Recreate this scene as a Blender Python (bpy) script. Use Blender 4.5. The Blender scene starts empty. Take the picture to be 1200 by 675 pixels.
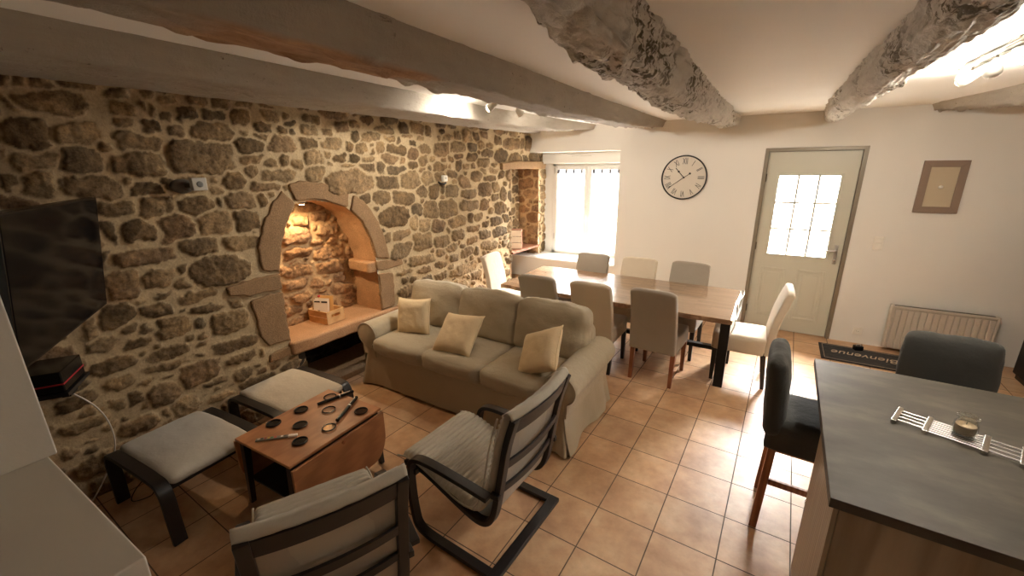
import bpy, math, random
import numpy as np
from mathutils import Matrix, Vector, noise as mnoise
PI = math.pi
scene = bpy.context.scene
COL = scene.collection
R_ = math.radians

# ------------------------------------------------------------------ helpers
class MB:
    """collects simple shapes into one mesh"""
    def __init__(self): self.v = []; self.f = []
    def add(self, vs, fs, M=None):
        b = len(self.v)
        for p in vs:
            p = Vector(p)
            if M is not None: p = M @ p
            self.v.append(tuple(p))
        self.f += [tuple(b + i for i in q) for q in fs]
        return self
    def box(self, x0, x1, y0, y1, z0, z1, M=None):
        vs = [(x0,y0,z0),(x1,y0,z0),(x1,y1,z0),(x0,y1,z0),(x0,y0,z1),(x1,y0,z1),(x1,y1,z1),(x0,y1,z1)]
        return self.add(vs, [(0,3,2,1),(4,5,6,7),(0,1,5,4),(1,2,6,5),(2,3,7,6),(3,0,4,7)], M)
    def bar(self, p0, p1, w, h, up=(0,0,1)):
        """rectangular bar from p0 to p1, w across, h along up"""
        p0, p1, up = Vector(p0), Vector(p1), Vector(up)
        d = (p1-p0).normalized(); s = d.cross(up).normalized(); n = s.cross(d)
        vs = []
        for p in (p0, p1):
            for a, b in ((-1,-1),(1,-1),(1,1),(-1,1)): vs.append(p + s*a*w/2 + n*b*h/2)
        return self.add(vs, [(0,1,2,3),(7,6,5,4),(0,4,5,1),(1,5,6,2),(2,6,7,3),(3,7,4,0)])
    def tube(self, pts, r, seg=10, closed=False, caps=True, sect=None):
        pts = [Vector(p) for p in pts]; n = len(pts)
        t0 = (pts[1]-pts[0]).normalized()
        a = Vector((0,0,1)) if abs(t0.z) < .9 else Vector((1,0,0))
        u = t0.cross(a).normalized()
        vs = []
        for i, p in enumerate(pts):
            if closed: t = (pts[(i+1) % n]-pts[i-1]).normalized()
            else: t = (pts[min(i+1,n-1)]-pts[max(i-1,0)]).normalized()
            u = (u - t*u.dot(t)).normalized(); w = t.cross(u)
            rr = r[i] if isinstance(r, (list, tuple)) else r
            for k in range(seg):
                an = 2*PI*k/seg
                vs.append(p + u*math.cos(an)*rr + w*math.sin(an)*rr)
        fs = []
        for i in range(n if closed else n-1):
            j = (i+1) % n
            for k in range(seg):
                l = (k+1) % seg
                fs.append((i*seg+k, i*seg+l, j*seg+l, j*seg+k))
        if caps and not closed:
            fs.append(tuple(range(seg))[::-1]); fs.append(tuple((n-1)*seg+k for k in range(seg)))
        return self.add(vs, fs)
    def lathe(self, prof, c=(0,0,0), seg=24, M=None):
        c = Vector(c); n = len(prof); vs = []
        for r, z in prof:
            for k in range(seg):
                an = 2*PI*k/seg; vs.append(c + Vector((r*math.cos(an), r*math.sin(an), z)))
        fs = []
        for i in range(n-1):
            for k in range(seg):
                l = (k+1) % seg; fs.append((i*seg+k, i*seg+l, (i+1)*seg+l, (i+1)*seg+k))
        fs.append(tuple(range(seg))[::-1]); fs.append(tuple((n-1)*seg+k for k in range(seg)))
        return self.add(vs, fs, M)
    def prism(self, poly, a, b, axis='y', M=None):
        """poly is (p,q) pairs; axis y: p=x,q=z; x: p=y,q=z; z: p=x,q=y"""
        def m(p, q, t): return {'y': (p,t,q), 'x': (t,p,q), 'z': (p,q,t)}[axis]
        n = len(poly)
        vs = [m(p,q,a) for p,q in poly] + [m(p,q,b) for p,q in poly]
        fs = [tuple(range(n)), tuple(range(2*n-1, n-1, -1))] + [(i, (i+1) % n + 0, (i+1) % n + n, i+n) for i in range(n)]
        return self.add(vs, fs, M)
    def strip(self, path, w, th, axis='y', c=0.0, M=None):
        """bent laminated strip: path of (p,q) in a plane, width w across axis centred on c, thickness th"""
        n = len(path); L = []; Rr = []
        for i, (p, q) in enumerate(path):
            a = path[max(i-1,0)]; b = path[min(i+1,n-1)]
            dx, dz = b[0]-a[0], b[1]-a[1]; l = math.hypot(dx,dz) or 1
            nx, nz = -dz/l*th/2, dx/l*th/2
            L.append((p+nx,q+nz)); Rr.append((p-nx,q-nz))
        def m(p,q,t): return {'y': (p,t,q), 'x': (t,p,q), 'z': (p,q,t)}[axis]
        vs = []
        for i in range(n):
            vs += [m(*L[i],c-w/2), m(*L[i],c+w/2), m(*Rr[i],c+w/2), m(*Rr[i],c-w/2)]
        fs = [(0,1,2,3), tuple(4*(n-1)+k for k in (3,2,1,0))]
        for i in range(n-1):
            for k in range(4):
                l = (k+1) % 4; fs.append((4*i+k, 4*i+4+k, 4*i+4+l, 4*i+l))
        return self.add(vs, fs, M)
    def build(self, name, mat, parent=None, smooth=False, bevel=0, seg=2, sub=0, angle=35):
        return mesh_obj(name, self.v, self.f, mat, parent, smooth, bevel, seg, sub, angle)

def mesh_obj(name, v, f, mat, parent=None, smooth=False, bevel=0, seg=2, sub=0, angle=35):
    me = bpy.data.meshes.new(name); me.from_pydata([tuple(p) for p in v], [], f); me.update()
    import bmesh
    bm = bmesh.new(); bm.from_mesh(me); bmesh.ops.recalc_face_normals(bm, faces=bm.faces); bm.to_mesh(me); bm.free()
    me.materials.append(mat)
    o = bpy.data.objects.new(name, me); COL.objects.link(o)
    if parent is not None: o.parent = parent
    if bevel:
        m = o.modifiers.new('b', 'BEVEL'); m.width = bevel; m.segments = seg; m.limit_method = 'ANGLE'; m.angle_limit = R_(angle)
        smooth = True if smooth is False else smooth
    if sub:
        m = o.modifiers.new('s', 'SUBSURF'); m.levels = sub; m.render_levels = sub
    if smooth:
        me.polygons.foreach_set('use_smooth', [True]*len(me.polygons))
        if bevel:
            m = o.modifiers.new('w', 'WEIGHTED_NORMAL'); m.keep_sharp = True
    return o

def np_obj(name, V, F, mat, parent=None, smooth=True):
    """V (n,3) array, F (m,4) array of quads"""
    me = bpy.data.meshes.new(name)
    me.vertices.add(len(V)); me.vertices.foreach_set('co', V.astype(np.float32).ravel())
    me.loops.add(F.size); me.loops.foreach_set('vertex_index', F.astype(np.int32).ravel())
    me.polygons.add(len(F)); me.polygons.foreach_set('loop_start', np.arange(0, F.size, 4, dtype=np.int32))
    try: me.polygons.foreach_set('loop_total', np.full(len(F), 4, dtype=np.int32))
    except Exception: pass
    me.update(calc_edges=True); me.validate()
    if smooth: me.polygons.foreach_set('use_smooth', np.ones(len(me.polygons), dtype=bool))
    me.materials.append(mat)
    o = bpy.data.objects.new(name, me); COL.objects.link(o)
    if parent is not None: o.parent = parent
    return o

def empty(name, loc=(0,0,0), rz=0.0, label=None, cat=None, group=None, kind=None):
    o = bpy.data.objects.new(name, None); COL.objects.link(o); o.location = loc; o.rotation_euler = (0,0,rz)
    o.empty_display_size = .1
    return tag(o, label, cat, group, kind)
def tag(o, label=None, cat=None, group=None, kind=None):
    for k, x in (('label',label),('category',cat),('group',group),('kind',kind)):
        if x: o[k] = x
    return o
def copy_tree(o, parent=None):
    c = o.copy(); COL.objects.link(c)
    if parent is not None: c.parent = parent
    for ch in [x for x in bpy.data.objects if x.parent == o]: copy_tree(ch, c)
    return c
def smoothpath(pts, n=6):
    """Catmull-Rom through points of any dimension"""
    P = [np.array(p, float) for p in pts]; out = []
    for i in range(len(P)-1):
        p0 = P[max(i-1,0)]; p1 = P[i]; p2 = P[i+1]; p3 = P[min(i+2,len(P)-1)]
        for k in range(n):
            t = k/n
            out.append(tuple(.5*((2*p1)+(-p0+p2)*t+(2*p0-5*p1+4*p2-p3)*t*t+(-p0+3*p1-3*p2+p3)*t**3)))
    out.append(tuple(P[-1])); return out

def rbox(w, d, h, r=.03, n=14, puff=0.0, wr=0.0, seed=0, taper=None, topgrow=0):
    """soft rounded box centred on origin as quads, with puffed faces and slight wrinkles"""
    V = []; F = []; idx = {}
    def key(i,j,k): return (i,j,k)
    def vid(i,j,k):
        kk = (i,j,k)
        if kk in idx: return idx[kk]
        p = np.array([i/n*2-1, j/n*2-1, k/n*2-1])
        half = np.array([w,d,h])/2
        q = p*half
        inner = np.maximum(half-r, 1e-4)
        # concentrate samples near edges
        q = np.sign(p)*np.where(np.abs(p)>.0, (np.abs(p)**.8)*half, 0)
        c = np.clip(q, -inner, inner); dd = q-c; l = np.linalg.norm(dd)
        if l > 1e-9: q = c + dd/l*r
        u = q/half
        s = np.array([(1-min(1,abs(u[1]))**2.5)*(1-min(1,abs(u[2]))**2.5), (1-min(1,abs(u[0]))**2.5)*(1-min(1,abs(u[2]))**2.5), (1-min(1,abs(u[0]))**2.5)*(1-min(1,abs(u[1]))**2.5)])
        q = q + np.sign(p)*(np.abs(np.abs(p)-1) < 1e-6)*s*puff
        if wr:
            nv = mnoise.noise(Vector((q[0]*7+seed*3.1, q[1]*7, q[2]*9))) + .5*mnoise.noise(Vector((q[0]*17, q[1]*15+seed, q[2]*15)))
            q = q + (q/ (np.linalg.norm(q)+1e-6))*nv*wr
        V.append(tuple(q)); idx[kk] = len(V)-1; return idx[kk]
    for ax in range(3):
        for side in (0, n):
            for a in range(n):
                for b in range(n):
                    def m(x, y):
                        t = [0,0,0]; t[ax] = side; t[(ax+1)%3] = x; t[(ax+2)%3] = y; return vid(*t)
                    q = (m(a,b), m(a+1,b), m(a+1,b+1), m(a,b+1))
                    F.append(q if side else q[::-1])
    return V, F
def soft(name, size, loc, mat, parent, r=.03, n=14, puff=0., wr=0., seed=0, rot=(0,0,0), fn=None):
    V, F = rbox(*size, r=r, n=n, puff=puff, wr=wr, seed=seed)
    M = Matrix.Translation(loc) @ Matrix.Rotation(rot[2],4,'Z') @ Matrix.Rotation(rot[1],4,'Y') @ Matrix.Rotation(rot[0],4,'X')
    if fn: V = [fn(Vector(p)) for p in V]
    mb = MB(); mb.add(V, F, M)
    return mb.build(name, mat, parent, smooth=True)

def text_mesh(name, s, size, mat, parent, M, sx=1.0, sy=1.0, ext=.001, shear=0):
    cu = bpy.data.curves.new(name, 'FONT'); cu.body = s; cu.size = size; cu.extrude = ext; cu.align_x = 'CENTER'; cu.align_y = 'CENTER'; cu.shear = shear
    t = bpy.data.objects.new(name+'_c', cu); COL.objects.link(t)
    bpy.context.view_layer.update()
    me = bpy.data.meshes.new_from_object(t.evaluated_get(bpy.context.evaluated_depsgraph_get()))
    bpy.data.objects.remove(t); bpy.data.curves.remove(cu)
    me.transform(M @ Matrix.Diagonal((sx, sy, 1, 1))); me.materials.clear(); me.materials.append(mat)
    o = bpy.data.objects.new(name, me); COL.objects.link(o)
    if parent is not None: o.parent = parent
    return o

# ------------------------------------------------------------------ materials
def lin(c):
    return tuple(((x/255)/12.92 if x/255 <= .04045 else ((x/255+.055)/1.055)**2.4) for x in c)
class NT:
    def __init__(self, name):
        self.m = bpy.data.materials.new(name); self.m.use_nodes = True
        self.t = self.m.node_tree; self.n = self.t.nodes; self.l = self.t.links
        self.b = self.n['Principled BSDF']; self.out = self.n['Material Output']
    def node(self, ty, **kw):
        x = self.n.new(ty)
        for k, v in kw.items():
            if k in x.inputs.keys() if isinstance(k, str) and k[0].isupper() else False: x.inputs[k].default_value = v
            else: setattr(x, k, v)
        return x
    def link(self, a, b): self.l.new(a, b)
    def noise(self, scale, detail=4, rough=.6, vec=None, dim=None):
        x = self.n.new('ShaderNodeTexNoise'); x.inputs['Scale'].default_value = scale; x.inputs['Detail'].default_value = detail; x.inputs['Roughness'].default_value = rough
        if vec is not None: self.link(vec, x.inputs['Vector'])
        return x
    def ramp(self, src, stops):
        x = self.n.new('ShaderNodeValToRGB'); e = x.color_ramp.elements
        while len(e) < len(stops): e.new(.5)
        for i, (p, c) in enumerate(stops): e[i].position = p; e[i].color = (*c, 1) if len(c) == 3 else c
        self.link(src, x.inputs[0]); return x
    def mix(self, f, a, b, mode='MIX'):
        x = self.n.new('ShaderNodeMix'); x.data_type = 'RGBA'; x.blend_type = mode
        for s, v in ((x.inputs[0], f), (x.inputs[6], a), (x.inputs[7], b)):
            if hasattr(v, 'links'): self.link(v, s)
            elif isinstance(v, (int, float)): s.default_value = v
            else: s.default_value = (*v, 1)
        return x.outputs[2]
    def bump(self, h, strength=.3, dist=.01):
        x = self.n.new('ShaderNodeBump'); x.inputs['Strength'].default_value = strength; x.inputs['Distance'].default_value = dist
        self.link(h, x.inputs['Height']); self.link(x.outputs[0], self.b.inputs['Normal']); return x
    def coord(self, scale=(1,1,1), which='Object', rot=(0,0,0)):
        c = self.n.new('ShaderNodeTexCoord'); m = self.n.new('ShaderNodeMapping'); m.inputs['Scale'].default_value = scale; m.inputs['Rotation'].default_value = rot
        self.link(c.outputs[which], m.inputs[0]); return m.outputs[0]
    def set(self, **kw):
        for k, v in kw.items():
            k = {'rough':'Roughness','metal':'Metallic','spec':'Specular IOR Level','trans':'Transmission Weight','ior':'IOR','sheen':'Sheen Weight'}.get(k, k)
            self.b.inputs[k].default_value = v
        return self
    def color(self, c):
        if hasattr(c, 'links'): self.link(c, self.b.inputs['Base Color'])
        else: self.b.inputs['Base Color'].default_value = (*c, 1)
        return self

def plain(name, c, rough=.5, metal=0., bump=0, bscale=200, var=0, **kw):
    t = NT(name); t.set(rough=rough, metal=metal, **kw)
    if var:
        v = t.coord(); n = t.noise(6, 4, vec=v)
        t.color(t.mix(n.outputs[0], tuple(x*(1-var) for x in c), tuple(min(1,x*(1+var)) for x in c)))
    else: t.color(c)
    if bump:
        v = t.coord(); n = t.noise(bscale, 3, vec=v); t.bump(n.outputs[0], bump, .002)
    return t.m
def fabric(name, c, bscale=450, b=.5, var=.08, rough=.95):
    t = NT(name); t.set(rough=rough, sheen=.15, spec=.15)
    v = t.coord(); n = t.noise(5, 3, vec=v); n2 = t.noise(bscale, 2, vec=v); n3 = t.noise(14, 3, vec=v)
    c1 = t.mix(n.outputs[0], tuple(x*(1-var) for x in c), tuple(min(1,x*(1+var)) for x in c))
    c2 = t.mix(.25, c1, t.mix(n2.outputs[0], tuple(x*.6 for x in c), tuple(min(1,x*1.3) for x in c)))
    t.color(c2)
    a = t.n.new('ShaderNodeMath'); a.operation = 'MULTIPLY_ADD'; a.inputs[1].default_value = .12
    t.link(n2.outputs[0], a.inputs[0]); t.link(n3.outputs[0], a.inputs[2])
    t.bump(a.outputs[0], b, .012); return t.m
def wood(name, c1, c2, scale=(2,14,14), rough=.45, plank=None, b=.08):
    t = NT(name); t.set(rough=rough)
    v = t.coord(scale); n = t.noise(2.2, 6, .65, vec=v); 
    w = t.n.new('ShaderNodeTexWave'); w.inputs['Scale'].default_value = 1.2; w.inputs['Distortion'].default_value = 6; w.inputs['Detail'].default_value = 3
    w.wave_type = 'BANDS'; w.bands_direction = 'Y'; t.link(v, w.inputs['Vector'])
    f = t.mix(.45, n.outputs[0], w.outputs[0]); col = t.ramp(f, [(.2, c1), (.8, c2)]).outputs[0]
    if plank:
        pv = t.coord((1,1,1)); br = t.n.new('ShaderNodeTexBrick'); br.offset = .4
        br.inputs['Scale'].default_value = 1; br.inputs['Brick Width'].default_value = plank[0]; br.inputs['Row Height'].default_value = plank[1]
        br.inputs['Mortar Size'].default_value = plank[2]; br.inputs['Color1'].default_value = (*plank[3],1); br.inputs['Color2'].default_value = (*plank[4],1); br.inputs['Mortar'].default_value = (*plank[5],1)
        t.link(pv, br.inputs['Vector']); col = t.mix(1.0, col, br.outputs[0], 'MULTIPLY')
    t.color(col); t.bump(n.outputs[0], b, .003); return t.m
def glassy(name, tint=(1,1,1), gloss=.08, rough=.02):
    t = NT(name); t.n.remove(t.b)
    tr = t.n.new('ShaderNodeBsdfTransparent'); tr.inputs[0].default_value = (*tint,1)
    gl = t.n.new('ShaderNodeBsdfGlossy'); gl.inputs['Roughness'].default_value = rough
    lw = t.n.new('ShaderNodeLayerWeight'); lw.inputs[0].default_value = .5
    pw = t.n.new('ShaderNodeMath'); pw.operation = 'POWER'; pw.inputs[1].default_value = 3.5; t.link(lw.outputs['Facing'], pw.inputs[0])
    fr = t.n.new('ShaderNodeMath'); fr.operation = 'MULTIPLY_ADD'; fr.inputs[1].default_value = .75; fr.inputs[2].default_value = gloss*.6; t.link(pw.outputs[0], fr.inputs[0])
    mx = t.n.new('ShaderNodeMixShader'); t.link(fr.outputs[0], mx.inputs[0]); t.link(tr.outputs[0], mx.inputs[1]); t.link(gl.outputs[0], mx.inputs[2])
    t.link(mx.outputs[0], t.out.inputs[0]); return t.m
def emit(name, c, s):
    t = NT(name); t.n.remove(t.b); e = t.n.new('ShaderNodeEmission'); e.inputs[0].default_value = (*c,1); e.inputs[1].default_value = s
    t.link(e.outputs[0], t.out.inputs[0]); return t.m

M = {}
# ---- stone rubble (vertex attribute 'stone': r mask, g tone, b hue)
def stone_mat(name, mortar, ramp_cols, dark=1.0):
    t = NT(name); t.set(rough=.92, spec=.2)
    a = t.n.new('ShaderNodeAttribute'); a.attribute_name = 'stone'
    s = t.n.new('ShaderNodeSeparateColor'); t.link(a.outputs['Color'], s.inputs[0])
    v = t.coord(); n1 = t.noise(9, 6, .7, vec=v); n2 = t.noise(60, 5, .7, vec=v); n3 = t.noise(3, 3, vec=v)
    tone = t.ramp(s.outputs[1], [(i/(len(ramp_cols)-1), c) for i, c in enumerate(ramp_cols)]).outputs[0]
    blot = t.ramp(n1.outputs[0], [(.28, (.42,.40,.38)), (.5, (1,1,1)), (.72, (1.55,1.48,1.36))]).outputs[0]
    c1 = t.mix(1.0, tone, blot, 'MULTIPLY')
    sp = t.ramp(n2.outputs[0], [(.34, (.5,.46,.42)), (.5, (1,1,1)), (.68, (1.35,1.3,1.22))]).outputs[0]
    c1 = t.mix(.8, c1, sp, 'MULTIPLY')
    rust = t.mix(n3.outputs[0], (.9,.92,.95), (1.12,1.0,.85)); c1 = t.mix(.7, c1, rust, 'MULTIPLY')
    mo = t.mix(n1.outputs[0], tuple(x*.82 for x in mortar), tuple(x*1.12 for x in mortar))
    mo = t.mix(.35, mo, sp, 'MULTIPLY')
    t.color(t.mix(s.outputs[0], mo, c1))
    h = t.mix(.45, n1.outputs[0], n2.outputs[0]); t.bump(h, .75, .012)
    return t.m
RC = [lin(c) for c in ((90,76,56),(114,95,70),(142,121,91),(118,97,74),(156,135,104),(104,88,67),(134,114,86),(98,86,69))]
M['rubble'] = stone_mat('rubble_stone', lin((184,163,130)), RC)
M['rubble_warm'] = stone_mat('rubble_stone_warm', lin((196,165,125)), [lin(c) for c in ((132,102,74),(156,124,92),(142,112,86),(168,140,108))])
M['soot'] = stone_mat('sooty_stone', lin((62,54,46)), [lin(c) for c in ((30,26,24),(40,34,30),(48,40,34))])
def granite(name, c, b=.6):
    t = NT(name); t.set(rough=.9, spec=.2); v = t.coord(); n1 = t.noise(7,5,.65,vec=v); n2 = t.noise(110,3,.6,vec=v)
    col = t.mix(n1.outputs[0], tuple(x*.72 for x in c), tuple(x*1.2 for x in c))
    col = t.mix(.6, col, t.ramp(n2.outputs[0], [(.35,(.6,.58,.56)),(.55,(1,1,1)),(.7,(1.3,1.25,1.2))]).outputs[0], 'MULTIPLY')
    t.color(col); t.bump(t.mix(.5, n1.outputs[0], n2.outputs[0]), b, .01); return t.m
M['granite'] = granite('grey_granite', lin((150,121,90)), .9)
M['granite_orange'] = granite('orange_granite', lin((188,148,110)), .9)
M['ledge'] = granite('ledge_stone', lin((176,136,100)), .5)
def plaster(name, c, b=.15):
    t = NT(name); t.set(rough=.85, spec=.25); v = t.coord(); n = t.noise(1.2,3,vec=v); n2 = t.noise(90,3,vec=v)
    t.color(t.mix(n.outputs[0], tuple(x*.96 for x in c), tuple(min(1,x*1.03) for x in c))); t.bump(n2.outputs[0], b, .002); return t.m
M['wall'] = plaster('cream_plaster', lin((226,223,216)))
M['ceil'] = plaster('white_ceiling', lin((240,237,231)), .1)
M['partition'] = plaster('pale_partition_plaster', lin((200,195,184)), .2)
# ---- floor tiles
def tiles():
    t = NT('terracotta_tiles'); v = t.coord((1,1,1))
    br = t.n.new('ShaderNodeTexBrick'); br.offset = 0; br.squash = 1
    br.inputs['Scale'].default_value = 1; br.inputs['Brick Width'].default_value = .33; br.inputs['Row Height'].default_value = .33
    br.inputs['Mortar Size'].default_value = .0035; br.inputs['Mortar Smooth'].default_value = .3; br.inputs['Bias'].default_value = 0
    br.inputs['Color1'].default_value = (.92,.92,.92,1); br.inputs['Color2'].default_value = (1.08,1.05,1.02,1); br.inputs['Mortar'].default_value = (0,0,0,1)
    t.link(v, br.inputs['Vector'])
    n = t.noise(3.2, 5, .6, vec=v); n2 = t.noise(14, 5, .65, vec=v); n3 = t.noise(60, 3, .6, vec=v)
    base = t.ramp(n.outputs[0], [(.3, lin((172,132,98))), (.5, lin((194,156,120))), (.72, lin((210,178,142)))]).outputs[0]
    base = t.mix(.55, base, t.ramp(n2.outputs[0], [(.3,(.78,.74,.7)),(.5,(1,1,1)),(.72,(1.2,1.17,1.12))]).outputs[0], 'MULTIPLY')
    base = t.mix(.9, base, br.outputs[0], 'MULTIPLY')
    t.color(t.mix(br.outputs['Fac'], base, lin((92,76,60))))
    ro = t.ramp(n2.outputs[0], [(.3,(.30,)*3),(.7,(.46,)*3)]).outputs[0]; rr = t.mix(br.outputs['Fac'], ro, (.9,.9,.9)); t.link(rr, t.b.inputs['Roughness'])
    inv = t.n.new('ShaderNodeMath'); inv.operation = 'MULTIPLY_ADD'; inv.inputs[1].default_value = -1.0; inv.inputs[2].default_value = 1
    t.link(br.outputs['Fac'], inv.inputs[0])
    h = t.mix(.22, inv.outputs[0], n2.outputs[0]); h = t.mix(.06, h, n3.outputs[0]); t.bump(h, .55, .006)
    t.set(spec=.5); return t.m
M['tiles'] = tiles()
# ---- beams
def beam_mat(name, c, wear, wcol, bare=None, s=1.0):
    t = NT(name); t.set(rough=.75, spec=.3); v = t.coord((6*s,1.2*s,6*s)); v1 = t.coord()
    n = t.noise(3, 7, .7, vec=v); n2 = t.noise(22, 6, .7, vec=v1); n4 = t.noise(2.0, 3, .5, vec=v1)
    col = t.mix(n.outputs[0], tuple(x*.82 for x in c), tuple(x*1.15 for x in c))
    f = t.ramp(n2.outputs[0], [(wear, (0,)*3), (wear+.06, (1,)*3)]).outputs[0]
    f2 = t.ramp(n4.outputs[0], [(.44, (0,)*3), (.58, (1,)*3)]).outputs[0]
    ff = t.mix(1.0, f, f2, 'MULTIPLY')
    col = t.mix(ff, col, wcol)
    cr = t.ramp(n.outputs[0], [(.24, (.25,.22,.2)), (.31, (1,1,1))]).outputs[0]; col = t.mix(.9, col, cr, 'MULTIPLY')
    if bare:
        a = t.n.new('ShaderNodeAttribute'); a.attribute_name = 'bare'
        g = t.ramp(t.noise(3.5, 6, .7, vec=v).outputs[0], [(.3, lin((140,104,76))), (.7, lin((198,160,124)))]).outputs[0]
        col = t.mix(a.outputs['Fac'], col, g)
    t.color(col); t.bump(t.mix(.5, n.outputs[0], n2.outputs[0]), .8, .02*s); return t.m
M['beam'] = beam_mat('grey_painted_beam', lin((168,159,146)), .62, lin((96,84,70)), bare=True)
M['beam_rough'] = beam_mat('flaking_rough_beam', lin((204,198,188)), .49, lin((100,90,70)), s=1.5)
# ---- others
M['sofa'] = fabric('beige_cotton', lin((177,165,142)), var=.05)
M['pillow'] = fabric('cream_pillow_cloth', lin((226,204,166)), b=.4)
M['cover_grey'] = fabric('grey_linen', lin((158,148,134)), b=.3)
M['cover_cream'] = fabric('cream_linen', lin((206,192,170)), b=.3)
M['cover_dark'] = fabric('charcoal_felt', lin((70,70,67)), b=.5, bscale=260)
M['pad'] = fabric('grey_white_pad', lin((180,173,160)), b=.35)
M['pad_cream'] = fabric('cream_white_pad', lin((196,184,164)), b=.45)
M['ribbed'] = fabric('ribbed_cream_cloth', lin((190,184,170)), b=.3)
M['black_wood'] = plain('black_brown_wood', lin((30,26,25)), .38)
M['beech'] = wood('beech_veneer', lin((160,104,66)), lin((188,130,86)), rough=.42, scale=(10,1.2,10))
M['leaf_wood'] = wood('leaf_beech_planks', lin((150,100,66)), lin((176,124,84)), rough=.45, scale=(10,1.2,10))
M['table_wood'] = wood('acacia_planks', lin((128,100,76)), lin((188,158,128)), scale=(1.4,14,14), rough=.24, plank=(.32,.055,.0012,(.8,.76,.72),(1.12,1.08,1.04),(.4,.35,.3)), b=.03)
M['leg_wood'] = wood('orange_brown_wood', lin((128,74,44)), lin((160,100,62)), scale=(10,10,1), rough=.4)
M['panel_wood'] = wood('pale_oak_laminate', lin((150,134,114)), lin((184,168,146)), scale=(9,9,.8), rough=.5)
M['crate'] = wood('pine_crate', lin((196,150,98)), lin((222,182,130)), scale=(6,2,12), rough=.6)
M['crate_red'] = wood('red_brown_crate', lin((132,86,62)), lin((158,108,80)), scale=(6,2,12), rough=.6)
M['crate_pale'] = plain('pale_crate_slats', lin((236,226,208)), .6)
M['metal_black'] = plain('matt_black_metal', lin((24,23,23)), .45, .4)
M['chrome'] = plain('brushed_chrome', (.75,.74,.72), .2, 1.0)
M['steel'] = plain('satin_steel', (.6,.58,.55), .32, 1.0)
M['dark_metal'] = plain('dark_lamp_metal', lin((84,76,64)), .4, .6)
M['white_plastic'] = plain('white_plastic', lin((232,228,218)), .35)
M['pvc'] = plain('white_pvc', lin((216,214,208)), .3)
M['door_paint'] = plain('pale_grey_green_paint', lin((196,194,178)), .4)
M['door_frame'] = plain('grey_metal_door_frame', lin((134,124,108)), .4, .3)
M['radiator'] = plain('cream_grey_enamel', lin((196,186,172)), .35)
M['black'] = plain('black_plastic', lin((16,15,16)), .25)
M['screen'] = plain('glossy_black_screen', (.006,.006,.007), .12, spec=.12)
M['red'] = plain('red_stripe', lin((170,30,40)), .4)
M['mat_black'] = fabric('black_mat_pile', lin((34,31,30)), b=.6)
M['letter'] = plain('beige_lettering', lin((186,166,140)), .8)
M['frame_taupe'] = plain('taupe_picture_frame', lin((136,116,100)), .6)
M['picture'] = plain('beige_picture_backing', lin((190,176,150)), .7)
M['clock_black'] = plain('black_clock_metal', lin((34,32,32)), .4)
M['dial'] = plain('pale_clock_dial', lin((210,202,188)), .6)
M['paper'] = plain('white_paper', lin((236,230,220)), .7)
M['ink'] = plain('dark_print', lin((36,34,36)), .7)
M['tan_paper'] = plain('tan_paper', lin((214,170,110)), .7)
M['wax'] = plain('cream_wax', lin((232,206,172)), .45)
M['glass'] = glassy('clear_glass'); M['jar'] = glassy('thick_jar_glass', (.93,.94,.92), .25); M['vinyl'] = glassy('clear_vinyl', (.93,.92,.9), rough=.12)
M['vinyl_edge'] = plain('white_vinyl_hem', lin((240,238,232)), .3)
M['tinted'] = plain('dark_tinted_glass', lin((30,26,24)), .12)
def counter():
    t = NT('grey_concrete_laminate'); t.set(rough=.55); v = t.coord((1,2.2,1)); n = t.noise(3.2,7,.62,vec=v); n2 = t.noise(1.1,3,vec=v)
    c = t.ramp(t.mix(.35, n.outputs[0], n2.outputs[0]), [(.3, lin((56,52,45))), (.5, lin((78,72,62))), (.72, lin((110,101,88)))]).outputs[0]
    t.color(c); t.bump(n.outputs[0], .05, .003); return t.m
M['counter'] = counter(); M['counter_edge'] = plain('dark_counter_edge', lin((60,56,50)), .4)
def sheer():
    t = NT('sheer_white_voile'); t.n.remove(t.b)
    tr = t.n.new('ShaderNodeBsdfTransparent'); tl = t.n.new('ShaderNodeBsdfTranslucent'); tl.inputs[0].default_value = (.7,.7,.69,1)
    df = t.n.new('ShaderNodeBsdfDiffuse'); df.inputs[0].default_value = (.9,.9,.88,1)
    m1 = t.n.new('ShaderNodeMixShader'); m1.inputs[0].default_value = .4; t.link(tl.outputs[0], m1.inputs[1]); t.link(df.outputs[0], m1.inputs[2])
    m2 = t.n.new('ShaderNodeMixShader'); m2.inputs[0].default_value = .35; t.link(tr.outputs[0], m2.inputs[1]); t.link(m1.outputs[0], m2.inputs[2])
    t.link(m2.outputs[0], t.out.inputs[0]); return t.m
M['sheer'] = sheer(); M['tab'] = plain('dark_grey_curtain_tab', lin((96,96,104)), .8)
M['bulb'] = emit('lit_bulb_warm', (1,.92,.78), 90.0)
M['bulb_orange'] = emit('lit_bulb_orange', (1,.72,.38), 60.0)
M['cable'] = plain('white_cable', lin((206,200,190)), .5)

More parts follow.
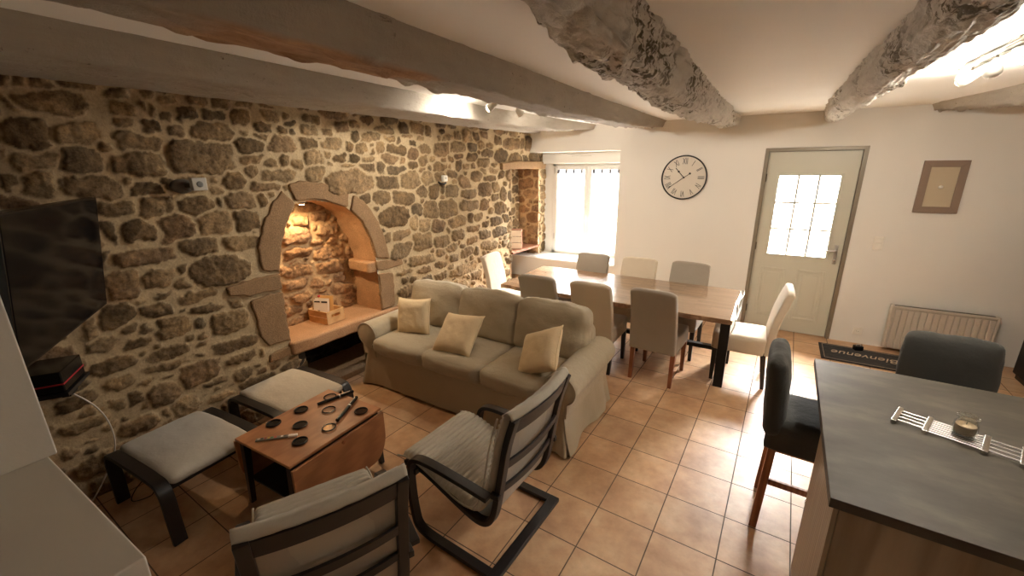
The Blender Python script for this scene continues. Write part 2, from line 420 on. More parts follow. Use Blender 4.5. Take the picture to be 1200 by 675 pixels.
# ------------------------------------------------------------------ stone wall engine
def vnoise(shape, cell, seed):
    rs = np.random.RandomState(seed); h, w = shape
    gh, gw = int(h/cell)+3, int(w/cell)+3; g = rs.rand(gh, gw)*2-1
    y = np.arange(h)/cell; x = np.arange(w)/cell; yi = y.astype(int); xi = x.astype(int)
    fy = (y-yi); fx = (x-xi); fy = fy*fy*(3-2*fy); fx = fx*fx*(3-2*fx)
    a = g[yi][:,xi]; b = g[yi][:,xi+1]; c = g[yi+1][:,xi]; d = g[yi+1][:,xi+1]
    return (a*(1-fx)+b*fx)*(1-fy)[:,None] + (c*(1-fx)+d*fx)*fy[:,None]
def pack(stones, U, Wd, seed, tries=9000, sizes=((.13,.07),(.09,.055),(.06,.045),(.042,.034),(.030,.025)), gap=.009):
    """fill the free area U x Wd with random stones around the given ones (u, w, a, b)"""
    rs = np.random.RandomState(seed); res = .01; nu, nw = int(U/res)+1, int(Wd/res)+1; occ = np.zeros((nw, nu), bool)
    uu, ww = np.meshgrid(np.arange(nu)*res, np.arange(nw)*res)
    def mark(s, test, g):
        u, w, a, b = s; a2, b2 = a+g, b+g
        i0, i1 = max(0,int((u-a2)/res)), min(nu,int((u+a2)/res)+2); j0, j1 = max(0,int((w-b2)/res)), min(nw,int((w+b2)/res)+2)
        if i1 <= i0 or j1 <= j0: return False
        q = ((np.abs(uu[j0:j1,i0:i1]-u)/a2)**3+(np.abs(ww[j0:j1,i0:i1]-w)/b2)**3) < 1
        if test: return not (occ[j0:j1,i0:i1] & q).any()
        occ[j0:j1,i0:i1] |= q; return True
    out = list(stones)
    for s in out: mark(s, False, 0)
    for k, (a0, b0) in enumerate(sizes):
        for _ in range(tries//len(sizes)):
            a = a0*(.7+.6*rs.rand()); b = b0*(.7+.6*rs.rand()); s = (rs.rand()*U, rs.rand()*Wd, a, b)
            if mark(s, True, gap): out.append(s); mark(s, False, 0)
    return out
def rubble_field(stones, U, Wd, res, seed, joint=.012, relief=1.0, grow=1.28):
    """height and colour fields on a grid: returns H, mask, tone, hue arrays shaped (nw, nu)"""
    rs = np.random.RandomState(seed); nu, nw = int(round(U/res))+1, int(round(Wd/res))+1
    uu, ww = np.meshgrid(np.linspace(0,U,nu), np.linspace(0,Wd,nw)); shp = uu.shape
    du = vnoise(shp, .10/res, seed+1)*.016 + vnoise(shp, .035/res, seed+2)*.009 + vnoise(shp, .016/res, seed+8)*.006
    dw = vnoise(shp, .10/res, seed+3)*.014 + vnoise(shp, .035/res, seed+4)*.009 + vnoise(shp, .016/res, seed+9)*.006
    s1 = np.full(shp, -1.0); s2 = np.full(shp, -1.0); idx = np.full(shp, -1)
    par = []
    for k, (u, w, a, b) in enumerate(stones):
        a *= grow if a < .12 else 1.07; b *= grow if b < .06 else 1.1
        rot = rs.normal()*.07; ex = 2.3+rs.rand()*3.0; sk = rs.normal()*.18
        cuts = [(PI/4+PI/2*q_+rs.normal()*.35, .98+.32*rs.rand()) for q_ in range(4)]
        par.append((rs.rand(), rs.rand(), rs.normal()*.06, rs.normal()*.08, .55+.8*rs.rand()))
        m = 1.35; i0, i1 = max(0,int((u-a*m-.03)/res)), min(nu,int((u+a*m+.03)/res)+2); j0, j1 = max(0,int((w-b*m-.03)/res)), min(nw,int((w+b*m+.03)/res)+2)
        if i1 <= i0 or j1 <= j0: continue
        X = uu[j0:j1,i0:i1]+du[j0:j1,i0:i1]-u; Y = ww[j0:j1,i0:i1]+dw[j0:j1,i0:i1]-w
        Xr = X*math.cos(rot)+Y*math.sin(rot); Yr = -X*math.sin(rot)+Y*math.cos(rot); Xr = Xr+sk*Yr; Xr = Xr*(1+.25*sk*Yr/b)
        f = ((np.abs(Xr)/a)**ex+(np.abs(Yr)/b)**ex)**(1/ex)
        for cth, cc in cuts: f = np.maximum(f, (Xr/a*math.cos(cth)+Yr/b*math.sin(cth))/cc)
        sd = (1-f)*min(a,b)
        A = s1[j0:j1,i0:i1]; B = s2[j0:j1,i0:i1]; I = idx[j0:j1,i0:i1]
        hi = sd > A; B[:] = np.where(hi, A, np.maximum(B, sd)); A[:] = np.where(hi, sd, A); I[hi] = k
    sd = np.minimum(s1, (s1-s2)*.5-joint*.5)
    P = np.array(par+[(0,0,0,0,0)])
    pk = P[idx]; st = np.clip((sd+.002)/.012, 0, 1); st = st*st*(3-2*st)
    mask = np.clip((sd+.0015)/.005, 0, 1)
    dome = np.clip(sd/.05, 0, 1)**.6
    ctr = np.array([(s[0], s[1]) for s in stones]+[(0,0)]); cu = ctr[idx]
    tilt = pk[...,2]*(uu-cu[...,0]) + pk[...,3]*(ww-cu[...,1])
    fine = vnoise(shp, .03/res, seed+5)*.004 + vnoise(shp, .014/res, seed+6)*.0028 + np.abs(vnoise(shp, .05/res, seed+11))*.006
    H = st*((.008+.014*dome)*pk[...,4] + np.clip(tilt,-.012,.012) + fine)*relief + (1-st)*(vnoise(shp, .06/res, seed+7)*.004)
    H = H + vnoise(shp, .5/res, seed+10)*.010*relief
    return uu, ww, H, mask*1.0, np.clip(pk[...,0],0,1), pk[...,1]
def rubble_obj(name, origin, eu, ew, en, U, Wd, res, seed, mat, parent, stones=(), hole=None, warp=None, tries=9000, relief=1.0, sizes=None, joint=.014, grow=1.16):
    st = pack(list(stones), U, Wd, seed, tries, *( (sizes,) if sizes else () ))
    uu, ww, H, mask, tone, hue = rubble_field(st, U, Wd, res, seed, joint, relief, grow)
    if warp is not None: H = H + warp(uu, ww)
    o, eu, ew, en = (np.array(x, float) for x in (origin, eu, ew, en))
    V = (o[None,None]+uu[...,None]*eu+ww[...,None]*ew+H[...,None]*en).reshape(-1,3)
    nw, nu = uu.shape; g = np.arange(nw*nu).reshape(nw,nu)
    F = np.stack([g[:-1,:-1],g[:-1,1:],g[1:,1:],g[1:,:-1]],-1)
    if hole is not None:
        cu = (uu[:-1,:-1]+uu[1:,1:])/2; cw = (ww[:-1,:-1]+ww[1:,1:])/2; F = F[~hole(cu, cw)]
    F = F.reshape(-1,4)
    if np.dot(np.cross(eu,ew),en) < 0: F = F[:,::-1]
    ob = np_obj(name, V, F, mat, parent)
    at = ob.data.attributes.new('stone', 'FLOAT_COLOR', 'POINT')
    c = np.stack([mask, tone, hue, np.ones_like(mask)], -1).reshape(-1,4).astype(np.float32)
    at.data.foreach_set('color', c.ravel())
    return ob
def in_poly(poly, X, Y):
    ins = np.zeros(X.shape, bool); n = len(poly)
    for i in range(n):
        x0,y0 = poly[i]; x1,y1 = poly[(i+1)%n]
        if y0 == y1: continue
        c = ((y0 > Y) != (y1 > Y)) & (X < (x1-x0)*(Y-y0)/(y1-y0)+x0); ins ^= c
    return ins
EN_L=58.; EN_R=9.; EN_N=22.; EN_C=1.5; SKY=12.0; SUN=62.0; EXPO=0.6
# ------------------------------------------------------------------ the setting
H = 2.56; YW = 5.92
WX, WS = -3.48, .0526                       # stone wall plane: x = WX + WS*y
MW = Matrix(((1,WS,0,WX),(-WS,1,0,0),(0,0,1,0),(0,0,0,1)))
def W(n, y, z): return MW @ Vector((n, y, z))

# floor, rotated with its tile grid
TH = -.0438; fo = (-2.9408*.33, 5.3232*.33)
c_, s_ = math.cos(-TH), math.sin(-TH)
def tofl(x, y): dx, dy = x-fo[0], y-fo[1]; return (c_*dx-s_*dy, s_*dx+c_*dy)
cs = [tofl(x,y) for x,y in ((-4.3,-2.6),(3.7,-2.6),(3.7,6.6),(-4.3,6.6))]
mb = MB(); mb.add([(x,y,0) for x,y in cs]+[(x,y,-.1) for x,y in cs], [(0,1,2,3),(7,6,5,4),(0,4,5,1),(1,5,6,2),(2,6,7,3),(3,7,4,0)])
fl = mb.build('floor', M['tiles']); fl.location = (fo[0], fo[1], 0); fl.rotation_euler = (0,0,TH)
tag(fl, 'terracotta coloured square tile floor with dark grout', 'floor', kind='structure')
ce = MB().box(-4.3,3.7,-2.6,6.6,H,H+.12).build('ceiling', M['ceil']); tag(ce, 'smooth cream ceiling between the painted beams', 'ceiling', kind='structure')
# back wall with window recess and door opening
WL, WR, WB, WT = -3.9, -1.77, .60, 2.215
DL, DR, DT = -.06, .885, 2.19
mb = MB()
mb.box(-4.3,WL,YW,YW+.62,0,H); mb.box(WL,WR,YW,YW+.62,0,WB); mb.box(WL,WR,YW,YW+.62,WT,H)
mb.box(WR,DL,YW,YW+.62,0,H); mb.box(DL,DR,YW,YW+.62,DT,H); mb.box(DR,3.7,YW,YW+.62,0,H)
tag(mb.build('wall_back', M['wall']), 'plain cream plaster wall with window recess and door', 'wall', kind='structure')
tag(MB().box(3.1,3.3,-2.6,YW,0,H).build('wall_right', M['wall']), 'cream wall on the kitchen side', 'wall', kind='structure')
tag(MB().box(-4.3,3.7,-2.8,-2.6,0,H).build('wall_front', M['wall']), 'cream wall behind the viewer', 'wall', kind='structure')
# pale partition at the near left: low block with a taller block on it
mb = MB(); mb.box(-2.75,-2.152,-1.2,.285,1.0,H); mb.box(-2.75,-1.33,-1.2,.262,0,1.0)
tag(mb.build('wall_partition', M['partition'], bevel=.006), 'pale plastered low ledge and taller wall by the television', 'wall', kind='structure')

# ---- stone wall
ST = [72,249,20,43,77,249,23,43,85,250,42,45,100,250,74,42,117,252,82,19,114,246,66,25,130,249,38,29,71,237,22,42,88,238,141,55,118,237,64,48,
127,241,21,39,131,238,26,45,74,221,85,79,94,222,85,57,104,216,39,27,116,229,54,27,128,228,43,36,120,219,114,46,73,207,94,47,92,207,70,85,
119,206,146,69,110,195,24,30,62,197,25,49,73,194,75,71,94,192,125,59,118,189,87,44,62,186,58,39,101,179,89,41,62,210,20,37,141,245,53,23,
156,247,72,31,172,246,60,52,188,247,72,30,150,237,62,40,165,238,74,38,183,238,65,49,204,241,61,38,218,242,35,26,220,237,45,27,203,248,56,19,
142,227,46,40,163,227,141,52,185,228,33,19,198,232,58,31,213,232,55,27,196,225,63,43,187,219,108,57,212,220,105,70,154,210,197,108,187,209,95,35,
200,206,56,34,213,208,35,57,184,200,51,45,205,196,116,48,171,193,82,57,158,195,31,21,159,187,53,36,192,188,111,35,131,193,36,41,144,192,78,51,
208,187,24,22,121,178,89,60,144,177,104,57,159,178,22,39,173,179,106,57,189,178,37,46,196,182,21,25,129,164,105,85,153,164,104,79,175,163,90,73,
179,155,23,20,95,165,35,61,111,164,109,63,91,150,20,64,110,148,157,44,141,149,128,60,95,132,87,92,113,132,89,63,127,135,27,39,126,125,33,41,
114,120,54,18,103,119,34,13,134,114,128,35,109,111,78,47,122,107,27,17,136,103,103,28,90,112,83,76,76,108,32,69,94,104,50,43,101,100,45,29,
116,96,96,66,130,94,41,36,78,97,80,40,94,92,75,29,131,83,35,24,110,80,116,41,128,78,44,16,95,84,31,19,127,71,53,16,167,148,118,48,
151,130,198,103,156,103,42,33,150,89,129,83,150,70,162,41,153,58,91,35,168,57,22,32,188,53,160,51,194,44,69,14,176,42,55,35,80,82,101,48,
67,89,25,37,106,70,129,25,81,69,82,37,94,64,43,16,60,76,82,34,59,66,101,39,77,56,47,36,86,56,35,51,69,56,20,14,88,49,20,23,
59,50,115,37,101,50,97,76,106,62,42,8,112,37,92,56,98,36,26,31,84,36,103,55,51,36,32,32,68,21,183,67,60,38,38,7,123,45,20,31,
124,58,136,85,131,46,108,28,151,45,77,38,160,35,157,38,189,36,109,35,163,48,27,17,142,38,25,13,134,33,88,25,123,39,25,9,239,241,72,35,
237,233,69,39,252,233,57,28,268,237,58,43,282,241,54,31,295,244,69,36,315,238,111,34,341,241,67,57,360,242,97,55,377,240,56,59,232,222,86,44,
245,226,36,17,255,223,90,51,281,230,46,47,298,230,112,42,322,230,71,30,333,229,29,36,346,232,76,18,365,231,58,24,274,220,50,40,287,219,65,42,
299,222,33,20,309,220,70,58,329,219,111,52,352,216,91,59,352,226,45,20,370,220,78,46,237,210,77,64,249,214,46,23,261,211,66,34,277,210,70,40,
294,209,68,23,319,210,105,51,250,206,24,25,335,209,38,28,367,209,68,55,350,204,80,46,236,197,73,63,270,190,240,104,290,200,110,52,307,202,61,52,
326,200,131,36,269,203,71,30,314,187,151,70,345,189,137,80,372,190,92,75,364,200,52,21,305,173,112,60,334,170,153,76,361,176,70,60,379,175,81,80,
318,152,195,100,352,156,76,56,374,155,112,96,360,165,30,27,285,173,60,44,291,168,22,17,296,163,31,24,347,142,63,69,361,138,91,74,326,132,143,44,
307,131,54,45,302,138,28,23,324,115,138,80,357,121,148,101,408,234,72,40,398,241,42,32,425,238,61,43,444,238,92,69,459,238,80,51,476,241,83,38,
397,221,127,80,426,225,139,53,453,225,91,49,471,228,72,47,490,229,75,38,542,232,212,71,570,233,63,70,585,234,88,94,515,216,168,87,552,212,157,86,
580,211,71,57,607,212,171,93,484,218,112,49,452,213,95,54,426,214,83,26,400,210,53,31,411,210,60,32,426,203,62,57,440,202,62,29,452,202,43,33,
475,206,135,52,475,196,74,31,496,196,109,36,498,204,78,25,413,194,92,39,460,190,93,58,435,183,121,70,488,186,141,35,412,174,113,72,442,169,157,50,
475,173,147,84,501,174,87,74,499,161,79,43,518,164,85,90,404,153,161,106,443,154,194,66,473,153,87,73,511,145,149,78,489,144,66,47,384,135,114,68,
417,137,164,70,442,138,56,58,460,138,96,50,499,128,149,55,523,130,58,66,475,126,94,32,388,116,131,74,418,120,132,63,449,124,142,39,472,113,140,54,
508,112,174,64,447,109,144,49,405,106,98,45,384,102,78,48,426,104,47,31,483,97,191,59,434,95,118,57,454,93,61,51,521,94,74,46,354,100,214,48,
409,92,82,46,317,104,58,43,357,88,123,39,325,91,115,23,426,74,263,69,384,88,116,33,384,74,120,47,460,81,62,38,475,73,92,77,452,60,110,62,
478,56,98,59]
Y0 = -.6
stones = [(ST[i]/100-Y0, ST[i+1]/100, ST[i+2]/1000, ST[i+3]/1000) for i in range(0, len(ST), 4)]
arch = [(1.925,.50),(1.925,1.2),(1.975,1.42),(2.055,1.60),(2.15,1.735),(2.30,1.755),(2.46,1.725),(2.64,1.655),(2.765,1.53),(2.85,1.34),(2.90,1.13),(2.90,.50)]
hearth = (2.03,2.98,0,.47); cove = (5.38,6.20,.28,1.98)
V1 = [(2.05,1.852),(2.148,1.748),(2.057,1.59),(1.979,1.417),(1.925,1.197),(1.8,1.223),(1.78,1.30),(1.792,1.422),(1.854,1.605),(1.962,1.762)]
V2 = [(2.10,1.90),(2.25,1.925),(2.403,1.90),(2.55,1.85),(2.663,1.795),(2.645,1.66),(2.44,1.73),(2.30,1.76),(2.137,1.755)]
V3 = [(2.712,1.777),(2.80,1.73),(2.885,1.636),(2.97,1.50),(3.018,1.349),(3.068,1.102),(2.90,1.13),(2.85,1.342),(2.765,1.531),(2.655,1.645)]
V4 = [(2.89,1.105),(3.233,1.085),(3.246,1.00),(2.955,.984),(2.89,1.01)]
V5 = [(2.90,.972),(3.092,.955),(3.10,.78),(3.079,.578),(2.90,.578)]
V6 = [(1.506,1.16),(1.70,1.185),(1.93,1.187),(1.925,1.05),(1.641,1.06),(1.515,1.10)]
V7 = [(1.658,1.018),(1.80,1.035),(1.927,1.035),(1.925,.59),(1.741,.60),(1.694,.68)]
V8 = [(1.726,.525),(1.88,.55),(2.03,.55),(2.03,.44),(1.711,.46)]
blocks = [V1,V2,V3,V4,V5,V6,V7,V8]
lintel = [(5.10,2.06),(5.12,1.975),(6.33,1.975),(6.36,2.08),(5.6,2.10)]
def in_any(pts): return lambda X, Y: any(in_poly(p, np.array([X]), np.array([Y]))[0] for p in pts)
inside = in_any(blocks+[arch, lintel])
def blocked(u, w):
    y = u+Y0
    return inside(y, w) or (hearth[0] < y < hearth[1] and w < hearth[3]) or (cove[0]-.02 < y < cove[1]+.02 and cove[2] < w < cove[3])
stones = [s for s in stones if not blocked(s[0], s[1])]
# reserve the dressed blocks and openings so the filler stones keep off them
fillers = []
for p in blocks+[lintel]:
    ys = [q[0] for q in p]; zs = [q[1] for q in p]
    for y in np.arange(min(ys)+.02, max(ys), .035):
        for z in np.arange(min(zs)+.02, max(zs), .035):
            if in_poly(p, np.array([y]), np.array([z]))[0]: fillers.append((y-Y0, z, .026, .026))
for y in np.arange(1.93, 2.9, .04):
    for z in np.arange(.5, 1.75, .04):
        if in_poly(arch, np.array([y]), np.array([z]))[0]: fillers.append((y-Y0, z, .03, .03))
npk = len(fillers)
allst = pack(stones+fillers, 7.15, H, 5, 16000)
sset = set(fillers); allst = [s for s in allst if s not in sset]
_pack = pack
def pack_keep(st, *a, **k): return st
def hole(cu, cw):
    y = cu+Y0
    return in_poly(arch, y, cw) | ((y > hearth[0]) & (y < hearth[1]) & (cw < hearth[3])) | ((y > cove[0]) & (y < cove[1]) & (cw > cove[2]) & (cw < cove[3]))
pack = pack_keep
wl = rubble_obj('wall_left', W(0,Y0,0), (WS,1,0), (0,0,1), (1,-WS,0), 7.15, H, .0085, 21, M['rubble'], None, allst, hole)
pack = _pack
tag(wl, 'exposed rubble stone wall with pale lime joints', 'wall', kind='structure')
near = MB().box(-4.3,-3.53,-2.6,Y0,0,H).build('wall_left_near', M['rubble']) if False else None
def rough_poly(p, seed, amp=.011, step=.025):
    out = []; n = len(p); k = 0
    for i in range(n):
        a = Vector(p[i]); b = Vector(p[(i+1)%n]); m = max(1, int((b-a).length/step))
        for j in range(m):
            q = a.lerp(b, j/m); s = mnoise.noise(Vector((q.x*18, q.y*18, seed*5.3)))*amp*1.6
            c = Vector((sum(x[0] for x in p)/n, sum(x[1] for x in p)/n)); d = (q-c).normalized()
            out.append(tuple(q+d*(s-amp*.6)))
    return out
def stone_block(poly, seed, mat, out=.03, back=-.02, name='dressed_stone', parent=None):
    p = rough_poly(poly, seed); mb = MB(); mb.prism(p, back, out, 'x', MW)
    o = mb.build(name, mat, parent, bevel=.012, seg=2, angle=50); return o
for i, p in enumerate(blocks):
    stone_block(p, i, M['granite'], .018+.005*(i%3), parent=wl)
stone_block(lintel, 21, M['granite'], .05, -.36, name='stone_lintel', parent=wl)
# arched niche lining and back
n_back = -.40
path = smoothpath(arch, 14)
mb = MB(); n = len(path); vs = []; NQ = 26
for (y,z) in path:
    for q in range(NQ):
        d = n_back*q/(NQ-1); g = min(1, q/3)*(.010*mnoise.noise(Vector((y*7,z*7,d*7)))+.006*mnoise.noise(Vector((y*22,z*22,d*22))))
        cy_, cz_ = y-2.41, z-1.1; l = math.hypot(cy_,cz_); vs.append(W(d, y+cy_/l*g, z+cz_/l*g))
mb.add(vs, [(i*NQ+q, i*NQ+q+1, (i+1)*NQ+q+1, (i+1)*NQ+q) for i in range(n-1) for q in range(NQ-1)])
mb.build('arch_lining', M['granite_orange'], wl, smooth=True)
# projecting impost inside the far reveal
MB().prism(rough_poly([(n_back+.02,2.83),(-.01,2.80),(.0,2.93),(n_back+.02,2.93)],9,.012),.985,1.10,'z',MW).build('impost_stone', M['granite_orange'], wl, bevel=.022, seg=3, angle=50)
rubble_obj('arch_back', W(n_back,1.80,.45), (WS,1,0), (0,0,1), (1,-WS,0), 1.2, 1.4, .01, 33, M['rubble_warm'], wl, tries=5000, relief=1.7, sizes=((.13,.055),(.09,.045),(.06,.035),(.03,.02)))
# ledge slab
pl = [(-.44,1.90),(-.44,2.92),(-.0,2.92),(.0,3.26)]
front = [(.055+.018*mnoise.noise(Vector((y*5,3,1)))+.01*mnoise.noise(Vector((y*14,1,1))), y) for y in np.arange(3.26,1.90,-.05)]
MB().prism(pl+front+[(.02,1.90)], .455, .572, 'z', MW).build('stone_ledge', M['ledge'], wl, bevel=.022, seg=3, angle=50)
# hearth
rubble_obj('hearth_back', W(-.52,1.95,0), (WS,1,0), (0,0,1), (1,-WS,0), 1.1, .5, .014, 44, M['soot'], wl, tries=1500)
mb = MB(); mb.box(-.52,0,1.97,2.03,0,.47,MW); mb.box(-.52,0,2.98,3.04,0,.47,MW)
mb.build('hearth_side', M['soot'], wl)
MB().box(-.52,.03,2.03,2.98,0,.06,MW).build('hearth_slab', M['granite'], wl, bevel=.01)
# cove beside the window
y0, y1, z0, z1 = cove; d = .38
rubble_obj('cove_back', W(-d,y0-.05,z0-.05), (WS,1,0), (0,0,1), (1,-WS,0), y1-y0+.12, z1-z0+.1, .012, 51, M['rubble'], wl, tries=4000, sizes=((.07,.05),(.05,.04),(.03,.025)))
rubble_obj('cove_reveal', W(-d,y1,z0), (1,-WS,0), (0,0,1), (-WS,-1,0), d, z1-z0, .010, 52, M['rubble_warm'], wl, tries=3000, sizes=((.11,.07),(.08,.06),(.04,.03)))
mb = MB(); mb.box(-d,0,y0-.02,y0,z0,z1,MW); mb.box(-d,0,y0,y1,z0-.02,z0,MW); mb.build('cove_lining', M['granite'], wl)
# solid core behind
MB().box(-4.3,-4.08,-2.6,6.6,0,H).build('wall_core', M['wall'], wl)
MB().box(-4.1,-3.52,-2.6,-.58,0,H).build('wall_plaster_end', M['wall'], wl)

# shelf in the cove
sh = MB().box(-.37,.03,y0+.002,y1-.02,.735,.765,MW).build('wall_shelf', M['crate_red'], bevel=.003)
tag(sh, 'red-brown wooden shelf board fitted in the stone recess by the window', 'shelf')

# ground outside the window and door
tag(MB().box(-8,8,YW+.62,30,-.25,-.05).build('ground', plain('pale_gravel_ground', lin((188,182,172)), .9, var=.1, bump=.3, bscale=30)), 'pale ground outside the front door', 'ground', kind='structure')
# ------------------------------------------------------------------ beams
def beam(stations, amp, mat, label, seed, ny=260, NP=40, soft_=1, rough=1.0, bare=None, name='ceiling_beam'):
    ys = np.linspace(stations[0][0], stations[-1][0], ny)
    SY = np.array([s[0] for s in stations]); K = len(stations[0][1])
    ctrl = np.array([s[1] for s in stations])
    V = []; B = []
    for y in ys:
        # cosine interpolation between stations
        i = min(max(np.searchsorted(SY, y)-1, 0), len(SY)-2); t = (y-SY[i])/(SY[i+1]-SY[i]); t = t*t*(3-2*t)
        pts = ctrl[i]*(1-t)+ctrl[i+1]*t
        seg = np.linalg.norm(np.diff(pts, axis=0), axis=1); cum = np.concatenate([[0], np.cumsum(seg)]); s = np.linspace(0, cum[-1], NP)
        px = np.interp(s, cum, pts[:,0]); pz = np.interp(s, cum, pts[:,1])
        for _ in range(soft_*NP//20):
            px[1:-1] = .25*px[:-2]+.5*px[1:-1]+.25*px[2:]; pz[1:-1] = .25*pz[:-2]+.5*pz[1:-1]+.25*pz[2:]
        tx = np.gradient(px); tz = np.gradient(pz); L = np.hypot(tx,tz)+1e-9; nx, nz = tz/L, -tx/L
        for k in range(NP):
            v = Vector((px[k]*3, y*1.1, pz[k]*3+seed*7.7)); q = mnoise.noise(v)*1.0
            v2 = Vector((px[k]*14, y*(4.6 if rough > 1 else 4), pz[k]*14+seed)); q += (abs(mnoise.noise(v2))*-.9+.2)*rough
            v3 = Vector((px[k]*45, y*16, pz[k]*45+seed)); q += mnoise.noise(v3)*.25*rough
            if rough > 1: v4 = Vector((px[k]*38+3, y*6, pz[k]*38)); q += (.35-abs(mnoise.noise(v4))*1.9)*.42; v5 = Vector((px[k]*110, y*26, pz[k]*110)); q += mnoise.noise(v5)*.22
            else: v4 = Vector((px[k]*34+3, y*7, pz[k]*34)); a4 = mnoise.noise(v4); q -= max(0, a4-.20)*3.4; v5 = Vector((px[k]*90, y*3.5, pz[k]*90)); q -= max(0, abs(mnoise.noise(v5))-.35)*1.5
            f = 1.0 if 0 < k < NP-1 else 0
            V.append((px[k]-nx[k]*q*amp*f, y, pz[k]-nz[k]*q*amp*f))
            B.append(bare(px[k], y, pz[k], k/(NP-1)) if bare else 0.0)
    V = np.array(V); g = np.arange(ny*NP).reshape(ny,NP)
    F = np.stack([g[:-1,:-1],g[1:,:-1],g[1:,1:],g[:-1,1:]],-1).reshape(-1,4)
    o = np_obj(name, V, F, mat)
    # end caps against the wall
    at = o.data.attributes.new('bare', 'FLOAT', 'POINT'); at.data.foreach_set('value', np.array(B, dtype=np.float32))
    return tag(o, label, 'ceiling beam', 'whitewashed oak beams under the ceiling', 'structure')
T = 2.585
beam([(-1.6,[(-3.62,T),(-3.6,2.49),(-3.05,2.49),(-3.02,T)]),(5.94,[(-3.42,T),(-3.4,2.49),(-2.99,2.49),(-2.975,T)])], .006, M['beam'], 'grey squared ceiling beam lying against the top of the stone wall', 1, rough=.7, soft_=0)
beam([(-1.6,[(-2.80,T),(-2.76,2.44),(-2.37,2.42),(-2.35,T)]),(3.6,[(-2.82,T),(-2.78,2.44),(-2.38,2.425),(-2.36,T)]),(4.9,[(-2.68,T),(-2.64,2.45),(-2.27,2.44),(-2.24,T)]),(5.94,[(-2.52,T),(-2.48,2.51),(-2.17,2.50),(-2.12,T)])], .010, M['beam'], 'grey flat-sided ceiling beam second from the stone wall, chipped near the lamp', 2, rough=.9, soft_=0)
def bare_c(x, y, z, k): 
    a = 1-abs(y-1.15)/.55
    return max(0., min(1., a*3)) * (1. if .18 < k < .72 else 0.)
beam([(-1.6,[(-1.72,T),(-1.62,2.43),(-1.33,2.39),(-1.31,T)]),(3.2,[(-1.74,T),(-1.64,2.43),(-1.32,2.395),(-1.29,T)]),(4.8,[(-1.72,T),(-1.62,2.45),(-1.28,2.42),(-1.25,T)]),(5.94,[(-1.70,T),(-1.58,2.495),(-1.24,2.48),(-1.20,T)])], .012, M['beam'], 'grey ceiling beam with a bare orange wood strip on its underside', 3, rough=.9, soft_=0, bare=bare_c)
beam([(-1.6,[(-.74,T),(-.60,2.44),(-.53,2.40),(-.46,2.42),(-.45,T)]),(.9,[(-.76,T),(-.59,2.43),(-.53,2.395),(-.45,2.41),(-.45,T)]),(1.7,[(-.86,T),(-.68,2.40),(-.56,2.36),(-.44,2.375),(-.45,T)]),(2.6,[(-.92,T),(-.70,2.40),(-.57,2.34),(-.44,2.36),(-.44,T)]),(3.8,[(-.88,T),(-.72,2.42),(-.58,2.37),(-.43,2.39),(-.43,T)]),(4.9,[(-.74,T),(-.62,2.43),(-.50,2.40),(-.40,2.42),(-.41,T)]),(5.94,[(-.62,T),(-.56,2.48),(-.48,2.455),(-.39,2.475),(-.38,T)])], .030, M['beam_rough'], 'gnarled flaking log beam pointing between the clock and the dining table', 4, ny=800, NP=70, rough=1.2)
beam([(-1.6,[(.38,T),(.39,2.48),(.45,2.45),(.54,2.46),(.62,T)]),(1.3,[(.37,T),(.385,2.47),(.45,2.44),(.54,2.455),(.61,T)]),(2.2,[(.37,T),(.375,2.42),(.44,2.39),(.56,2.43),(.66,T)]),(3.4,[(.37,T),(.37,2.41),(.43,2.385),(.54,2.42),(.64,T)]),(4.8,[(.38,T),(.40,2.45),(.48,2.42),(.58,2.46),(.66,T)]),(5.94,[(.43,T),(.45,2.47),(.52,2.445),(.60,2.48),(.66,T)])], .026, M['beam_rough'], 'gnarled flaking log beam that ends above the front door', 5, ny=800, NP=70, rough=1.2)
beam([(-1.6,[(1.62,T),(1.64,2.42),(1.78,2.40),(1.98,2.42),(2.0,T)]),(4.6,[(1.52,T),(1.55,2.43),(1.70,2.41),(1.9,2.43),(1.92,T)]),(5.94,[(1.28,T),(1.31,2.50),(1.45,2.49),(1.6,2.50),(1.62,T)])], .012, M['beam'], 'smooth pale ceiling beam behind the kitchen spotlight rail', 6)

# ------------------------------------------------------------------ window
wn = empty('window_1', (0,0,0), 0, 'white two-sash window with roller box in a deep recess', 'window', kind='structure')
yf = 6.40; L, R0, B, Tp = -3.0, -1.79, .605, 2.06
mb = MB(); e = .055
mb.box(L,L+e,yf,yf+.06,B,Tp); mb.box(R0-e,R0,yf,yf+.06,B,Tp); mb.box(L,R0,yf,yf+.06,B,B+e); mb.box(L,R0,yf,yf+.06,Tp-e,Tp)
mb.box(-3.4,L,yf,yf+.06,0.5,2.3)
mb.build('window_frame', M['pvc'], wn, bevel=.004)
cx = (L+R0)/2
for x0, x1 in ((L+e-.01,cx),(cx,R0-e+.01)):
    mb = MB(); q = .06; a, b = B+e-.01, Tp-e+.01
    mb.box(x0,x0+q,yf-.02,yf+.035,a,b); mb.box(x1-q,x1,yf-.02,yf+.035,a,b); mb.box(x0+q,x1-q,yf-.02,yf+.035,a,a+q); mb.box(x0+q,x1-q,yf-.02,yf+.035,b-q,b)
    s = mb.build('window_sash', M['pvc'], wn, bevel=.005)
    MB().box(x0+q,x1-q,yf+.005,yf+.011,a+q,b-q).build('glass_pane', M['glass'], s)
mb = MB(); mb.box(-3.12,R0+.02,6.25,yf+.06,2.05,2.215); mb.build('roller_box', M['pvc'], wn, bevel=.012)
MB().box(-2.62,-2.30,6.245,6.25,2.155,2.165).build('vent_slot', plain('grey_vent', lin((190,186,176)), .5), wn)
mb = MB(); mb.box(cx-.012,cx+.012,yf-.03,yf-.02,1.16,1.26); mb.tube([(cx,yf-.03,1.24),(cx,yf-.06,1.24),(cx,yf-.062,1.13)],.008,8); mb.build('window_handle', M['white_plastic'], wn)
